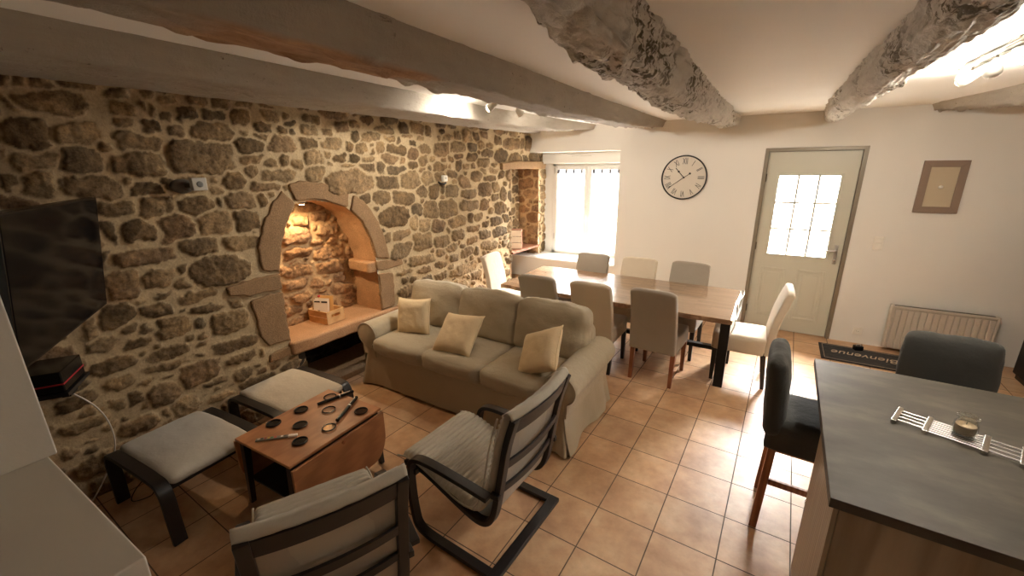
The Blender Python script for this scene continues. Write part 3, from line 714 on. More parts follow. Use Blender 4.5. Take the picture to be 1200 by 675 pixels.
for z in (.85,1.9): MB().box(L+.035,L+.05,yf-.035,yf-.005,z,z+.09).build('window_hinge', M['steel'], wn)
MB().box(-3.2,R0+.02,YW+.03,yf,WB,WB+.012).build('window_sill', M['pvc'], wn, bevel=.004)
for i, (x0, x1, lab) in enumerate(((L+e+.035,cx-.07,'sheer white voile curtain on the window sash beside the stones'),(cx+.07,R0-e-.035,'sheer white voile curtain on the window sash nearer the clock'))):
    ct = empty('curtain', (0,0,0), 0, lab, 'curtain', 'voile curtains on the window sashes')
    n = 60; V = []; F = []
    for j, z in enumerate((.70,1.2,1.7,1.93)):
        for k in range(n+1):
            x = x0+(x1-x0)*k/n; V.append((x+.012*(j==0)*math.sin(k*.3), yf-.035+.008*math.sin(k*.9+i)*(1.2-.25*j), z))
    for j in range(3):
        for k in range(n): F.append((j*(n+1)+k, j*(n+1)+k+1, (j+1)*(n+1)+k+1, (j+1)*(n+1)+k))
    mesh_obj('voile', V, F, M['sheer'], ct, smooth=True)
    MB().tube([(x0-.01,yf-.036,1.945),(x1+.01,yf-.036,1.945)],.005,8).build('curtain_rod', M['white_plastic'], ct)
    for k in range(4):
        x = x0+.03+(x1-x0-.06)*k/3; MB().box(x-.018,x+.018,yf-.047,yf-.028,1.90,1.957).build('curtain_tab', M['tab'], ct)

# ------------------------------------------------------------------ door
dn = empty('door_1', (0,0,0), 0, 'pale grey-green front door with a nine-pane window', 'door', kind='structure')
ft = .04
mb = MB(); mb.box(DL,DL+ft,YW-.008,YW+.10,0,DT); mb.box(DR-ft,DR,YW-.008,YW+.10,0,DT); mb.box(DL+ft,DR-ft,YW-.008,YW+.10,DT-ft,DT)
mb.build('door_frame', M['door_frame'], dn, bevel=.003)
mb = MB(); mb.box(DL,DL+ft+.03,YW+.078,YW+.12,0,DT); mb.box(DR-ft-.03,DR,YW+.078,YW+.12,0,DT); mb.box(DL,DR,YW+.078,YW+.12,DT-ft-.03,DT); mb.box(DL,DR,YW+.078,YW+.12,-.02,.012)
mb.build('door_stop_bead', M['door_frame'], dn)
lx0, lx1, lz1, ly = DL+ft+.004, DR-ft-.004, DT-ft-.004, YW+.025
px0, px1, pz0, pz1 = .115,.70,.965,1.885
mb = MB(); t = .05
mb.box(lx0,px0,ly,ly+t,.008,lz1); mb.box(px1,lx1,ly,ly+t,.008,lz1); mb.box(px0,px1,ly,ly+t,.008,pz0); mb.box(px0,px1,ly,ly+t,pz1,lz1)
lf = mb.build('door_leaf', M['door_paint'], dn)
mb = MB(); w = .022
for a,b,c,d2 in ((px0-w,px0+.004,pz0-w,pz1+w),(px1-.004,px1+w,pz0-w,pz1+w),(px0,px1,pz0-w,pz0+.004),(px0,px1,pz1-.004,pz1+w)): mb.box(a,b,ly-.012,ly+.004,c,d2)
mb.build('glazing_bead', M['door_paint'], lf, bevel=.004)
mb = MB()
for k in (1,2):
    x = px0+(px1-px0)*k/3; mb.box(x-.010,x+.010,ly+.005,ly+.022,pz0,pz1); z = pz0+(pz1-pz0)*k/3; mb.box(px0,px1,ly+.006,ly+.021,z-.010,z+.010)
mb.build('glazing_bar', M['door_paint'], lf)
MB().box(px0,px1,ly+.024,ly+.030,pz0,pz1).build('glass_pane', M['glass'], lf)
for a, b in ((.075,.335),(.455,.735)):
    mb = MB(); z0_, z1_ = .17,.80; w = .028
    mb.box(a,a+w,ly-.008,ly+.003,z0_,z1_); mb.box(b-w,b,ly-.008,ly+.003,z0_,z1_); mb.box(a+w,b-w,ly-.008,ly+.003,z0_,z0_+w); mb.box(a+w,b-w,ly-.008,ly+.003,z1_-w,z1_)
    mb.box(a+.06,b-.06,ly-.006,ly+.003,z0_+.06,z1_-.06)
    mb.build('door_panel', M['door_paint'], lf, bevel=.006)
mb = MB(); mb.box(.765,.80,ly-.014,ly+.002,.90,1.12); hd = mb.build('handle_plate', M['steel'], lf, bevel=.006)
MB().tube(smoothpath([(.782,ly-.01,1.055),(.782,ly-.05,1.055),(.75,ly-.06,1.056),(.67,ly-.058,1.05)],5),.009,10).build('door_handle', M['steel'], hd, smooth=True)
MB().lathe([(.012,0),(.012,.02),(.004,.022)], seg=12, M=Matrix.Translation((.782,ly-.012,.95)) @ Matrix.Rotation(PI/2,4,'X')).build('lock_cylinder', M['chrome'], hd)
for z in (.25,1.05,1.86):
    MB().tube([(DL+ft+.002,ly-.012,z-.045),(DL+ft+.002,ly-.012,z+.045)],.010,10).build('door_hinge', M['dark_metal'], dn)

# ------------------------------------------------------------------ things on the back wall
ck = empty('wall_clock', (-.925,YW-.002,1.858), 0, 'round black-rimmed wall clock with roman numerals', 'clock')
rad = .268; RX = Matrix.Rotation(PI/2,4,'X')
def ring(r, th, seg=64): return [(r*math.cos(2*PI*k/seg), -.02, r*math.sin(2*PI*k/seg)) for k in range(seg)]
MB().lathe([(0.001,0),(rad-.004,0),(rad-.004,.014),(.001,.014)], seg=64, M=RX).build('dial', M['dial'], ck)
MB().tube(ring(rad,.01), .0085, 10, closed=True).build('rim', M['clock_black'], ck, smooth=True)
for k, s in enumerate(('XII','I','II','III','IIII','V','VI','VII','VIII','IX','X','XI')):
    a = -2*PI*k/12; Mx = Matrix.Rotation(PI/2,4,'X') @ Matrix.Rotation(a,4,'Z') @ Matrix.Translation((0,.198,.0155))
    text_mesh('numeral', 'IV' if s == 'IIII' else s, .075, M['clock_black'], ck, Mx, .72, 1.45)
def hand(ang, length, tail, w, bead, nm):
    mb = MB(); Rm = Matrix.Rotation(ang,4,'Y')
    mb.box(-w/2,w/2,-.024,-.020,-tail,length,Rm); mb.lathe([(.001,0),(bead,.001),(bead,.004),(.001,.005)],seg=16,M=Rm @ Matrix.Translation((0,-.019,bead_at)) @ RX)
    return mb.build(nm, M['clock_black'], ck)
bead_at = .10; hand(R_(-42),.16,0,.008,.013,'hour_hand')
bead_at = -.085; hand(R_(234),.225,.095,.006,.013,'minute_hand')
MB().lathe([(.001,0),(.011,0),(.011,.006),(.001,.007)],seg=16,M=Matrix.Translation((0,-.019,0)) @ RX).build('hand_hub', M['clock_black'], ck)

pf = empty('picture_frame', (1.508,YW-.002,1.775), R_(0), 'taupe wooden frame with blank beige backing and a small white knob', 'picture frame')
w2, h2, bw = .168, .257, .062
for k, P4 in enumerate((((-w2,-h2),(w2,-h2),(w2-bw,-h2+bw),(-w2+bw,-h2+bw)),((w2,-h2),(w2,h2),(w2-bw,h2-bw),(w2-bw,-h2+bw)),((w2,h2),(-w2,h2),(-w2+bw,h2-bw),(w2-bw,h2-bw)),((-w2,h2),(-w2,-h2),(-w2+bw,-h2+bw),(-w2+bw,h2-bw)))):
    MB().prism(P4, -.022, 0, 'y').build('frame_side', M['frame_taupe'], pf, bevel=.002)
MB().box(-w2+bw-.004,w2-bw+.004,-.012,-.001,-h2+bw-.004,h2-bw+.004).build('backing', M['picture'], pf)
MB().lathe([(.001,0),(.018,0),(.017,.012),(.008,.02),(.001,.021)],seg=20,M=Matrix.Translation((0,-.011,0)) @ RX).build('knob', M['white_plastic'], pf, smooth=True)

sw = empty('light_switch', (1.132,YW-.001,1.175), 0, 'white double rocker light switch by the front door', 'light switch')
MB().box(-.042,.042,-.012,0,-.075,.075).build('switch_plate', M['white_plastic'], sw, bevel=.005)
for z in (-.036,.036): MB().box(-.03,.03,-.017,-.010,z-.03,z+.03).build('rocker', M['white_plastic'], sw, bevel=.004)
ou = empty('wall_outlet', (1.129,YW-.001,.15), 0, 'white wall power outlet low between door and radiator', 'power outlet')
MB().box(-.042,.042,-.01,0,-.042,.042).build('outlet_plate', M['white_plastic'], ou, bevel=.005)
MB().tube([(.024*math.cos(2*PI*k/24),-.011,.024*math.sin(2*PI*k/24)) for k in range(24)],.004,8,closed=True).build('socket_ring', M['white_plastic'], ou, smooth=True)
mb = MB(); mb.box(-.011,-.006,-.0115,-.008,-.003,.003); mb.box(.006,.011,-.0115,-.008,-.003,.003); mb.build('socket_hole', M['black'], ou)

rd = empty('radiator', (1.765,YW-.03,0), 0, 'cream-grey electric panel radiator with vertical ribs', 'radiator')
x0, x1, z0_, z1_ = -.405,.405,.04,.53
mb = MB(); mb.box(x0,x1,-.075,0,z0_,z1_-.03); mb.box(x0,x1,-.075,-.055,z1_-.03,z1_-.025); mb.build('radiator_body', M['radiator'], rd, bevel=.004)
for k in range(15):
    a = x0+.028+k*(x1-x0-.04)/15; MB().box(a,a+.044,-.088,-.07,z0_+.01,z1_-.035).build('rib', M['radiator'], rd, bevel=.005)
for a in (x0-.008,x1-.018): MB().box(a,a+.026,-.09,.0,z0_,z1_).build('side_cap', M['radiator'], rd, bevel=.006)
mb = MB(); mb.box(x0+.018,x1-.018,-.07,-.01,z1_-.03,z1_-.006); mb.build('top_grille', plain('dark_grille', lin((80,72,62)), .5), rd)
mb = MB(); mb.box(x0+.018,x1-.018,-.09,-.078,z1_-.025,z1_); mb.build('top_lip', M['radiator'], rd, bevel=.004)
for a in (-.3,.26): MB().box(a,a+.04,0,.03,.2,.4).build('wall_bracket', M['radiator'], rd)
# door mat and stop
dm = empty('door_mat', (1.16,5.47,0), R_(180-1.5), 'black door mat with beige cursive welcome word, by the radiator', 'door mat')
MB().box(-.40,.40,-.24,.24,.001,.012).build('pile', M['mat_black'], dm, bevel=.004)
mb = MB()
for a,b,c,d2 in ((-.37,.37,-.212,-.209),(-.37,.37,.209,.212),(-.37,-.367,-.21,.21),(.367,.37,-.21,.21)): mb.box(a,b,c,d2,.0122,.0135)
mb.build('border_line', M['letter'], dm)
text_mesh('lettering', 'Bienvenue', .17, M['letter'], dm, Matrix.Translation((0,-.01,.013)), .82, 1.0, .0006, shear=.3)
ds = empty('door_stop', (1.12,5.66,.013), R_(20), 'small dark block door stop sitting on the door mat', 'door stop')
MB().box(-.04,.04,-.03,.03,0,.05).build('block', M['black'], ds, bevel=.006); MB().tube([(-.02,0,.05),(-.02,0,.065),(.02,0,.065),(.02,0,.05)],.004,8).build('grip', M['steel'], ds)
# black cabinet
bc = empty('black_cabinet', (2.30,5.06,0), 0, 'tall black cabinet past the radiator at the room corner', 'cabinet')
MB().box(0,.6,0,.58,.05,1.7).build('cabinet_body', M['metal_black'], bc, bevel=.004)
MB().box(.02,.58,.02,.56,0,.05).build('plinth', M['black'], bc)
for a, b in ((.003,.298),(.302,.597)):
    d_ = MB().box(a,b,-.02,0,.055,1.695).build('cabinet_door', M['metal_black'], bc, bevel=.003)
    xh = b-.03 if a < .1 else a+.03; MB().tube([(xh,-.02,.85),(xh,-.045,.86),(xh,-.045,1.0),(xh,-.02,1.01)],.005,8).build('handle', M['steel'], d_)

# ------------------------------------------------------------------ sofa
so = empty('sofa', (-2.04,2.86,0), R_(-1.5), 'beige three-seat sofa with rolled arms and loose cotton cover', 'sofa')
def sheet(name, fn, nu, nv, mat, parent, th=0):
    V = [fn(i/nu, j/nv) for j in range(nv+1) for i in range(nu+1)]
    F = [(j*(nu+1)+i, j*(nu+1)+i+1, (j+1)*(nu+1)+i+1, (j+1)*(nu+1)+i) for j in range(nv) for i in range(nu)]
    o = mesh_obj(name, V, F, mat, parent, smooth=True)
    if th: m = o.modifiers.new('t','SOLIDIFY'); m.thickness = th
    return o
# base with skirt: closed loop of the footprint, flaring and rippling towards the hem
def perim(t, hw=1.03, hd=.42, r=.05):
    # rounded rectangle, t in 0..1
    pts = []; 
    for cx_, cy_, a0 in ((hw-r,hd-r,0),(-hw+r,hd-r,90),(-hw+r,-hd+r,180),(hw-r,-hd+r,270)):
        for k in range(7): a = R_(a0+15*k); pts.append((cx_+r*math.cos(a), cy_+r*math.sin(a)))
    pts.append(pts[0]); seg = [math.dist(pts[i],pts[i+1]) for i in range(len(pts)-1)]; tot = sum(seg); s = t*tot
    for i, L in enumerate(seg):
        if s <= L or i == len(seg)-1: f = min(1,s/L if L else 0); return (pts[i][0]+(pts[i+1][0]-pts[i][0])*f, pts[i][1]+(pts[i+1][1]-pts[i][1])*f)
        s -= L
def skirt(u, v):
    x, y = perim(u); z = .40*(1-v)+.018*v; cn = max(0, 1-min(abs(abs(x)-1.0), 9)/.10)*max(0, 1-abs(abs(y)-.40)/.12)
    rip = math.sin(u*190)*.5+math.sin(u*410)*.25
    fl = .012*v + cn*v*(.05+.03*rip) + .010*v*v*mnoise.noise(Vector((u*60,v,1)))
    l = math.hypot(x/1.03, y/.42) or 1
    return (x+fl*x/1.03*1.0, y+fl*(1 if y > 0 else -1)*min(1,abs(y)/.3), z + .006*mnoise.noise(Vector((u*30,3,1)))*v)
sheet('skirt', skirt, 420, 10, M['sofa'], so)
soft('base_frame', (1.84,.80,.22), (0,.0,.27), M['sofa'], so, r=.03, n=12)
soft('back_frame', (1.90,.20,.50), (0,.31,.50), M['sofa'], so, r=.07, n=14, puff=.01)
for sx in (-1,1):
    # rolled arm: round roll over a narrower side
    prof = []; 
    for k in range(0,25):
        a = R_(-62+k*(304/24)) if sx > 0 else R_(-62+k*(304/24))
        prof.append((.125*math.cos(a)*1.0+.015, .115*math.sin(a)+.515))
    prof = [(.075,.36),(.07,.30)][::-1]+prof+[(-.085,.36),(-.085,.30)]
    prof = [(p*sx, q) for p,q in prof]
    n = len(prof); ys = [-.43,-.425,-.41,-.38,-.2,0,.2,.36,.40]; sc = [.90,.96,.99,1.0,1,1,1,1,.97]
    V = []; F = []
    for y, s in zip(ys, sc):
        for p, q in prof: V.append((sx*.985+p*s, y+.004*mnoise.noise(Vector((p*12,y*5,q*12))), .48+(q-.48)*s+.010*mnoise.noise(Vector((p*5,y*4,sx)))))
    for j in range(len(ys)-1):
        for k in range(n-1): F.append((j*n+k, j*n+k+1, (j+1)*n+k+1, (j+1)*n+k))
    F.append(tuple(range(n))); F.append(tuple((len(ys)-1)*n+k for k in range(n))[::-1])
    ar = mesh_obj('arm', V, F, M['sofa'], so, smooth=True); ar.modifiers.new('e','EDGE_SPLIT').split_angle = R_(60)
    pipe = [(sx*.985+p*.965, -.428, .48+(q-.48)*.965) for p,q in prof]
    MB().tube(pipe, .0055, 6).build('piping', M['sofa'], ar, smooth=True)
    # side panel falling to the floor
    def side(u, v, sx=sx):
        y = -.43+.84*u; z = .46*(1-v)+.02*v
        return (sx*(1.035+.05*v*v+.03*v*math.sin(u*9+1)*(.4+v)*.6+.02*v*mnoise.noise(Vector((u*6,v*2,sx)))), y*(1+.03*v), z)
    sheet('side_cover', side, 60, 12, M['sofa'], so)
for k in range(3):
    x = (k-1)*.605
    sc_ = soft('seat_cushion', (.60,.66,.155), (x,-.125+.005*k,.425), M['sofa'], so, r=.045, n=18, puff=.022, wr=.010, seed=k)
    a, b = .292, .315
    MB().tube([(x+p[0],-.125+p[1],.468) for p in [(-a+.03,-b),(a-.03,-b),(a,-b+.03),(a,b-.03),(a-.03,b),(-a+.03,b),(-a,b-.03),(-a,-b+.03)]],.005,6,closed=True).build('piping', M['sofa'], sc_, smooth=True)
    bc_ = soft('back_cushion', (.62,.19,.43), (x*1.03,.19,.69), M['sofa'], so, r=.05, n=20, puff=.032, wr=.018, seed=10+k, rot=(R_(-13),R_((k-1)*1.5),0))
for sx in (-1,1):
    for sy in (-1,1): MB().lathe([(.03,0),(.03,.05),(.035,.05)], (sx*.9,sy*.34,0), 12).build('foot', M['black_wood'], so)
def throw_pillow(loc, rot, size, label, seed):
    # rot: tilt back, spin in its own plane, heading
    e_ = empty('throw_pillow', loc, 0, label, 'cushion', 'cream throw pillows on the sofa')
    n = 22; V = []; F = []; 
    for side in (1,-1):
        for j in range(n+1):
            for i in range(n+1):
                u, v = i/n*2-1, j/n*2-1; e1 = (1-u**4)*(1-v**4); th = .5*e1**.5*size*.38
                pin = 1-.10*(1-abs(u)**2)*abs(v)**3; pin2 = 1-.10*(1-abs(v)**2)*abs(u)**3
                wv = .008*mnoise.noise(Vector((u*3+seed,v*3,side)))+.004*mnoise.noise(Vector((u*9+seed,v*6,side)))
                V.append((u*size/2*pin2, v*size/2*pin, side*(th+wv*e1)))
    N = (n+1)**2
    for s in (0,1):
        for j in range(n):
            for i in range(n):
                q = (s*N+j*(n+1)+i, s*N+j*(n+1)+i+1, s*N+(j+1)*(n+1)+i+1, s*N+(j+1)*(n+1)+i); F.append(q if s == 0 else q[::-1])
    bm_o = mesh_obj('pillow_cover', V, F, M['pillow'], e_, smooth=True)
    edge = [(i,0) for i in range(n)]+[(n,j) for j in range(n)]+[(n-i,n) for i in range(n)]+[(0,n-j) for j in range(n)]
    sm = MB().tube([V[j*(n+1)+i] for i,j in edge],.0035,5,closed=True).build('seam', M['pillow'], e_, smooth=True)
    e_.rotation_euler = (Matrix.Rotation(rot[2],3,'Z') @ Matrix.Rotation(rot[0],3,'X') @ Matrix.Rotation(rot[1],3,'Z')).to_euler()
    return e_
throw_pillow((-2.71,2.745,.665), (R_(74),R_(3),R_(12)), .35, 'cream throw pillow upright against the sofa arm next to the arched niche', 1)
throw_pillow((-2.12,2.66,.635), (R_(42),R_(6),R_(-2)), .39, 'cream throw pillow lying tilted in the middle of the sofa', 2)
throw_pillow((-1.32,2.64,.655), (R_(50),R_(34),R_(-32)), .38, 'cream throw pillow slumped against the sofa arm next to the armchair', 3)

# ------------------------------------------------------------------ dining set
def dining_chair(cover, legm, label, loc, rz, group='slipcovered dining chairs round the table'):
    """faces local +y; seat .43 wide"""
    t = empty('dining_chair', loc, rz, label, 'chair', group)
    soft('seat', (.43,.45,.17), (0,.0,.405), M[cover], t, r=.022, n=12, puff=.006, wr=.003, seed=len(label))
    # backrest: bent side profile, slightly narrower and rounded at top
    prof = smoothpath([(-.205,.33),(-.215,.50),(-.245,.70),(-.315,.955)], 6); th = .065; V = []; F = []; nu = 10
    rows = []
    for i, (y, z) in enumerate(prof): rows.append((y, z, 1.0))
    n = len(rows)
    for side in (1,-1):
        for i, (y, z, s) in enumerate(rows):
            t_ = th*(1 if i < n-1 else .75)
            for k in range(nu+1):
                u = k/nu*2-1; hw = .215-.010*(z-.33)/.62
                dz = -.022*abs(u)**6*(1 if i > n-3 else 0); V.append((u*hw, y-(0 if side > 0 else t_), z+dz))
    R0_ = n*(nu+1)
    for s in (0,1):
        for i in range(n-1):
            for k in range(nu): q = (s*R0_+i*(nu+1)+k, s*R0_+i*(nu+1)+k+1, s*R0_+(i+1)*(nu+1)+k+1, s*R0_+(i+1)*(nu+1)+k); F.append(q)
    for i in range(n-1):
        for k in (0,nu): a = i*(nu+1)+k; F.append((a, a+nu+1, R0_+a+nu+1, R0_+a))
    for i in (0,n-1):
        for k in range(nu): a = i*(nu+1)+k; F.append((a, a+1, R0_+a+1, R0_+a))
    mesh_obj('backrest', V, F, M[cover], t, smooth=True, bevel=.014, seg=3, angle=50)
    for sx in (-1,1):
        for yy, dy in ((.195,.0),(-.205,-.035)):
            mb = MB(); mb.add([(sx*.19+a*w_, yy+b*w_+(dy if z == 0 else 0), z) for z, w_ in ((0,.016),(.36,.022)) for a,b in ((-1,-1),(1,-1),(1,1),(-1,1))], [(3,2,1,0),(4,5,6,7),(0,1,5,4),(1,2,6,5),(2,3,7,6),(3,0,4,7)])
            mb.build('leg', M[legm], t, bevel=.002)
    return t
dining_chair('cover_grey','black_wood','grey slipcovered dining chair at the table side facing the sofa, nearest the stone wall', (-1.88,4.01,0), R_(-1))
dining_chair('cover_cream','black_wood','cream dining chair between two grey ones on the sofa side of the table', (-1.30,4.01,0), R_(-2))
dining_chair('cover_grey','leg_wood','grey slipcovered dining chair with orange-brown wooden legs, on the sofa side of the table', (-.705,4.04,0), R_(-5))
dining_chair('cover_grey','black_wood','grey slipcovered dining chair in front of the bright window', (-1.775,4.66,0), R_(180-3))
dining_chair('cover_cream','black_wood','cream slipcovered dining chair with its back to the plain wall below the clock', (-1.20,4.67,0), R_(180-3))
dining_chair('cover_grey','black_wood','grey slipcovered dining chair with its back to the wall, between clock and front door', (-.64,4.70,0), R_(180-4))
dining_chair('cover_cream','black_wood','pale dining chair at the head of the table beside the stone wall', (-2.58,4.42,0), R_(-90+4))
dining_chair('cover_cream','black_wood','white slipcovered dining chair at the head of the table in front of the door', (-.03,4.375,0), R_(90+1))

dt = empty('dining_table', (-1.25,4.34,0), R_(-1.0), 'long dark-wood live-edge dining table on black metal legs', 'table')
L, Wd = 1.165, .52
nx = 60; fr = [(-L+2*L*k/nx, -Wd+.018*mnoise.noise(Vector((k*.22,1,4)))+.008*mnoise.noise(Vector((k*.8,3,4)))) for k in range(nx+1)]
bk = [(L-2*L*k/nx, Wd+.016*mnoise.noise(Vector((k*.25,9,4)))) for k in range(nx+1)]
MB().prism(fr+bk, .705, .75, 'z').build('tabletop', M['table_wood'], dt, bevel=.005)
for sx in (-1,1):
    mb = MB(); x = sx*(L-.10) if sx > 0 else -L+.28
 
    if sx > 0: x = L-.06
    mb.box(x-.04,x+.04,-.30,.35,.66,.705); 
    lg = mb.build('leg_top_rail', M['metal_black'], dt, bevel=.003)
    for sy in (-1,1):
        yl = .315 if sy > 0 else -.26
        MB().bar((x,yl,0),(x,yl,.66),.08,.08,(0,1,0)).build('leg', M['metal_black'], dt, bevel=.003)
MB().box(-L+.30,L-.09,-.03,.03,.25,.29).build('stretcher', M['metal_black'], dt, bevel=.003)
for sx in (-1,1):
    x = (L-.06) if sx > 0 else -L+.28
    MB().box(x-.03,x+.03,-.26,.315,.245,.295).build('foot_rail', M['metal_black'], dt, bevel=.003)

tc = empty('clear_tablecloth', (-1.25,4.34,.7515), R_(-1.0), 'transparent plastic sheet with white hem hanging over the table end by the white chair', 'tablecloth')
V = []; F = []; nn = 30
xs = [-.25+ (L+.012+.25)*k/nn for k in range(nn+1)]
pf_ = [(-Wd-.006), -.3, 0, .3, Wd-.01]
def clear(u, v):
    if u < .9: x = -.25+(L+.015+.25)*u/.9; z = .0005; 
    else: x = L+.015+.012*math.sin((u-.9)*25+v*9); z = -.075*(u-.9)/.1
    y = -Wd-.004+(2*Wd-.0)*v
    if u > .95 and v < .12: z -= .07*(1-v/.12)*((u-.95)/.05); x -= .03*(1-v/.12)*((u-.95)/.05)
    return (x, y, z)
sheet('vinyl_sheet', clear, 40, 24, M['vinyl'], tc)
MB().tube([(clear(.9,v/20)[0]+.006,clear(.9,v/20)[1],.003) for v in range(21)],.0022,6).build('hem', M['vinyl_edge'], tc, smooth=True)
MB().tube([clear(1.0,v/20) for v in range(21)],.0022,6).build('hem', M['vinyl_edge'], tc, smooth=True)
MB().tube([clear(.9+.1*k/8,0) for k in range(9)],.0025,6).build('hem', M['vinyl_edge'], tc, smooth=True)

# ------------------------------------------------------------------ armchairs
def armchair(loc, rz, label, padmat):
    """bentwood cantilever armchair, faces local +x"""
    t = empty('bentwood_armchair', loc, rz, label, 'armchair', 'black bentwood armchairs with pale pads')
    bw = M['black_wood']; hw = .305
    for s in (-1,1):
        y = s*hw
        base = smoothpath([(-.0,.018),(.22,.018),(.45,.02),(.53,.05),(.555,.12),(.57,.25),(.57,.38),(.55,.465),(.50,.502),(.40,.512),(.22,.505),(.02,.49)],5)
        MB().strip(base,.052,.026,'y',y).build('arm_and_runner', bw, t, bevel=.004)
    MB().box(-.03,.03,-hw-.026,hw+.026,.004,.032).build('base_crossbar', bw, t, bevel=.004)
    iy = .250
    rail = smoothpath([(.66,.385),(.60,.40),(.50,.385),(.35,.33),(.20,.275),(.115,.262),(.06,.29),(.025,.36),(.0,.48),(-.025,.62),(-.055,.78),(-.10,.935)],5)
    for s in (-1,1):
        MB().strip(rail,.045,.032,'y',s*iy).build('seat_and_back_rail', bw, t, bevel=.004)
        MB().bar((.0,s*(iy+.015),.49),(.0,s*(hw-.015),.49),.05,.03).build('arm_joint', bw, t, bevel=.003)
        MB().bar((  .56,s*(iy-.0),.385),(.56,s*(hw-.01),.385),.035,.035).build('front_joint', bw, t, bevel=.003)
    # curved cross slats, bowing backwards in the middle
    def slat(x, z, hgt, tilt, nm, th=.016, bow=.028):
        mb = MB(); V = []; F = []; n = 12
        for k in range(n+1):
            y = -iy+2*iy*k/n; bx = -bow*(1-(y/iy)**2)
            for a,b in ((-1,-1),(1,-1),(1,1),(-1,1)): V.append((x+bx+a*th/2-b*hgt/2*tilt, y, z+b*hgt/2))
        for k in range(n):
            for q in range(4): F.append((4*k+q,4*k+(q+1)%4,4*k+4+(q+1)%4,4*k+4+q))
        F += [(0,1,2,3),(4*n+3,4*n+2,4*n+1,4*n)]
        mb.add(V,F); return mb.build(nm, bw, t, bevel=.003)
    slat(-.083,.885,.085,.28,'top_slat'); slat(-.035,.66,.05,.2,'back_slat'); slat(-.0,.50,.04,.1,'back_slat')
    MB().box(.17,.21,-iy,iy,.262,.282).build('seat_slat', bw, t, bevel=.003); MB().box(.57,.61,-iy,iy,.375,.393).build('seat_slat', bw, t, bevel=.003)
    # fabric sling behind the pad
    off = .012; sl = rail[4:-3]
    mb = MB(); mb.strip([(x+.012,z+.004) for x,z in sl],2*iy-.03,.004,'y',0); mb.build('fabric_sling', M['pad'], t, smooth=False)
    # pad: thick ribbed cushion following the rail
    pr = smoothpath([(.68,.418),(.60,.435),(.50,.42),(.35,.368),(.23,.328),(.15,.325),(.105,.36),(.075,.42),(.045,.52),(.02,.66),(-.010,.80),(-.055,.945)],7)
    n = len(pr); nw_ = 26; V = []; F = []; th = .05
    nrm = []
    for i in range(n):
        a = pr[max(i-1,0)]; b = pr[min(i+1,n-1)]; dx, dz = b[0]-a[0], b[1]-a[1]; l = math.hypot(dx,dz); nrm.append((dz/l, -dx/l))
    ln = [0]
    for i in range(1,n): ln.append(ln[-1]+math.dist(pr[i],pr[i-1]))
    # resample finely along the length so the ribs show
    N2 = 320; S = np.linspace(0, ln[-1], N2)
    PX = np.interp(S, ln, [p[0] for p in pr]); PZ = np.interp(S, ln, [p[1] for p in pr]); NX = np.interp(S, ln, [q[0] for q in nrm]); NZ = np.interp(S, ln, [q[1] for q in nrm])
    for side in (1,-1):
        for i in range(N2):
            e1 = min(1, min(S[i], ln[-1]-S[i])/.03)
            for k in range(nw_+1):
                u = k/nw_*2-1; e2 = min(1,(1-abs(u))/.09); ed = (math.sqrt(max(0,1-(1-e1)**2))*math.sqrt(max(0,1-(1-e2)**2)))
                rib = .011*abs(math.sin(S[i]*PI/.031)) if side > 0 else 0
                wr = .004*mnoise.noise(Vector((u*5,S[i]*9,side)))
                h = (th/2-.007+rib+wr)*ed*(-side)
                bowx = -.028*(1-u*u)*max(0,min(1,(S[i]-.75)/.2))
                w_ = .272+.006*mnoise.noise(Vector((S[i]*8,u,2)))
                V.append((PX[i]-NX[i]*h*1.0+bowx, u*w_, PZ[i]-NZ[i]*h))
    K = N2*(nw_+1)
    for s in (0,1):
        for i in range(N2-1):
            for k in range(nw_): F.append((s*K+i*(nw_+1)+k, s*K+i*(nw_+1)+k+1, s*K+(i+1)*(nw_+1)+k+1, s*K+(i+1)*(nw_+1)+k))
    pad = mesh_obj('seat_pad', V, F, M[padmat], t, smooth=True)
    def hood(u, v):
        y = (u*2-1)*.272; a = PI*v; bow = -.028*(1-(y/.272)**2)
        return (-.072+bow+.022*math.cos(a)-.004*v, y, .945+.022*math.sin(a)-(.012*max(0,v-.6)/.4)+.003*mnoise.noise(Vector((u*14,v*3,1))))
    sheet('pad_hood', hood, 40, 10, M[padmat], t, .006)
    for s in (-1,1): MB().tube([(x+.03,s*.272,z) for x,z in zip(PX[::8],PZ[::8])],.005,6).build('piping', M[padmat], pad, smooth=True)
    return t
armchair((-.905,1.66,0), R_(180-4), 'black bentwood armchair with a ribbed cream pad, standing by the sofa', 'ribbed')
armchair((-1.20,.71,0), R_(180-27), 'black bentwood armchair seen from behind, nearest the low pale wall', 'ribbed')

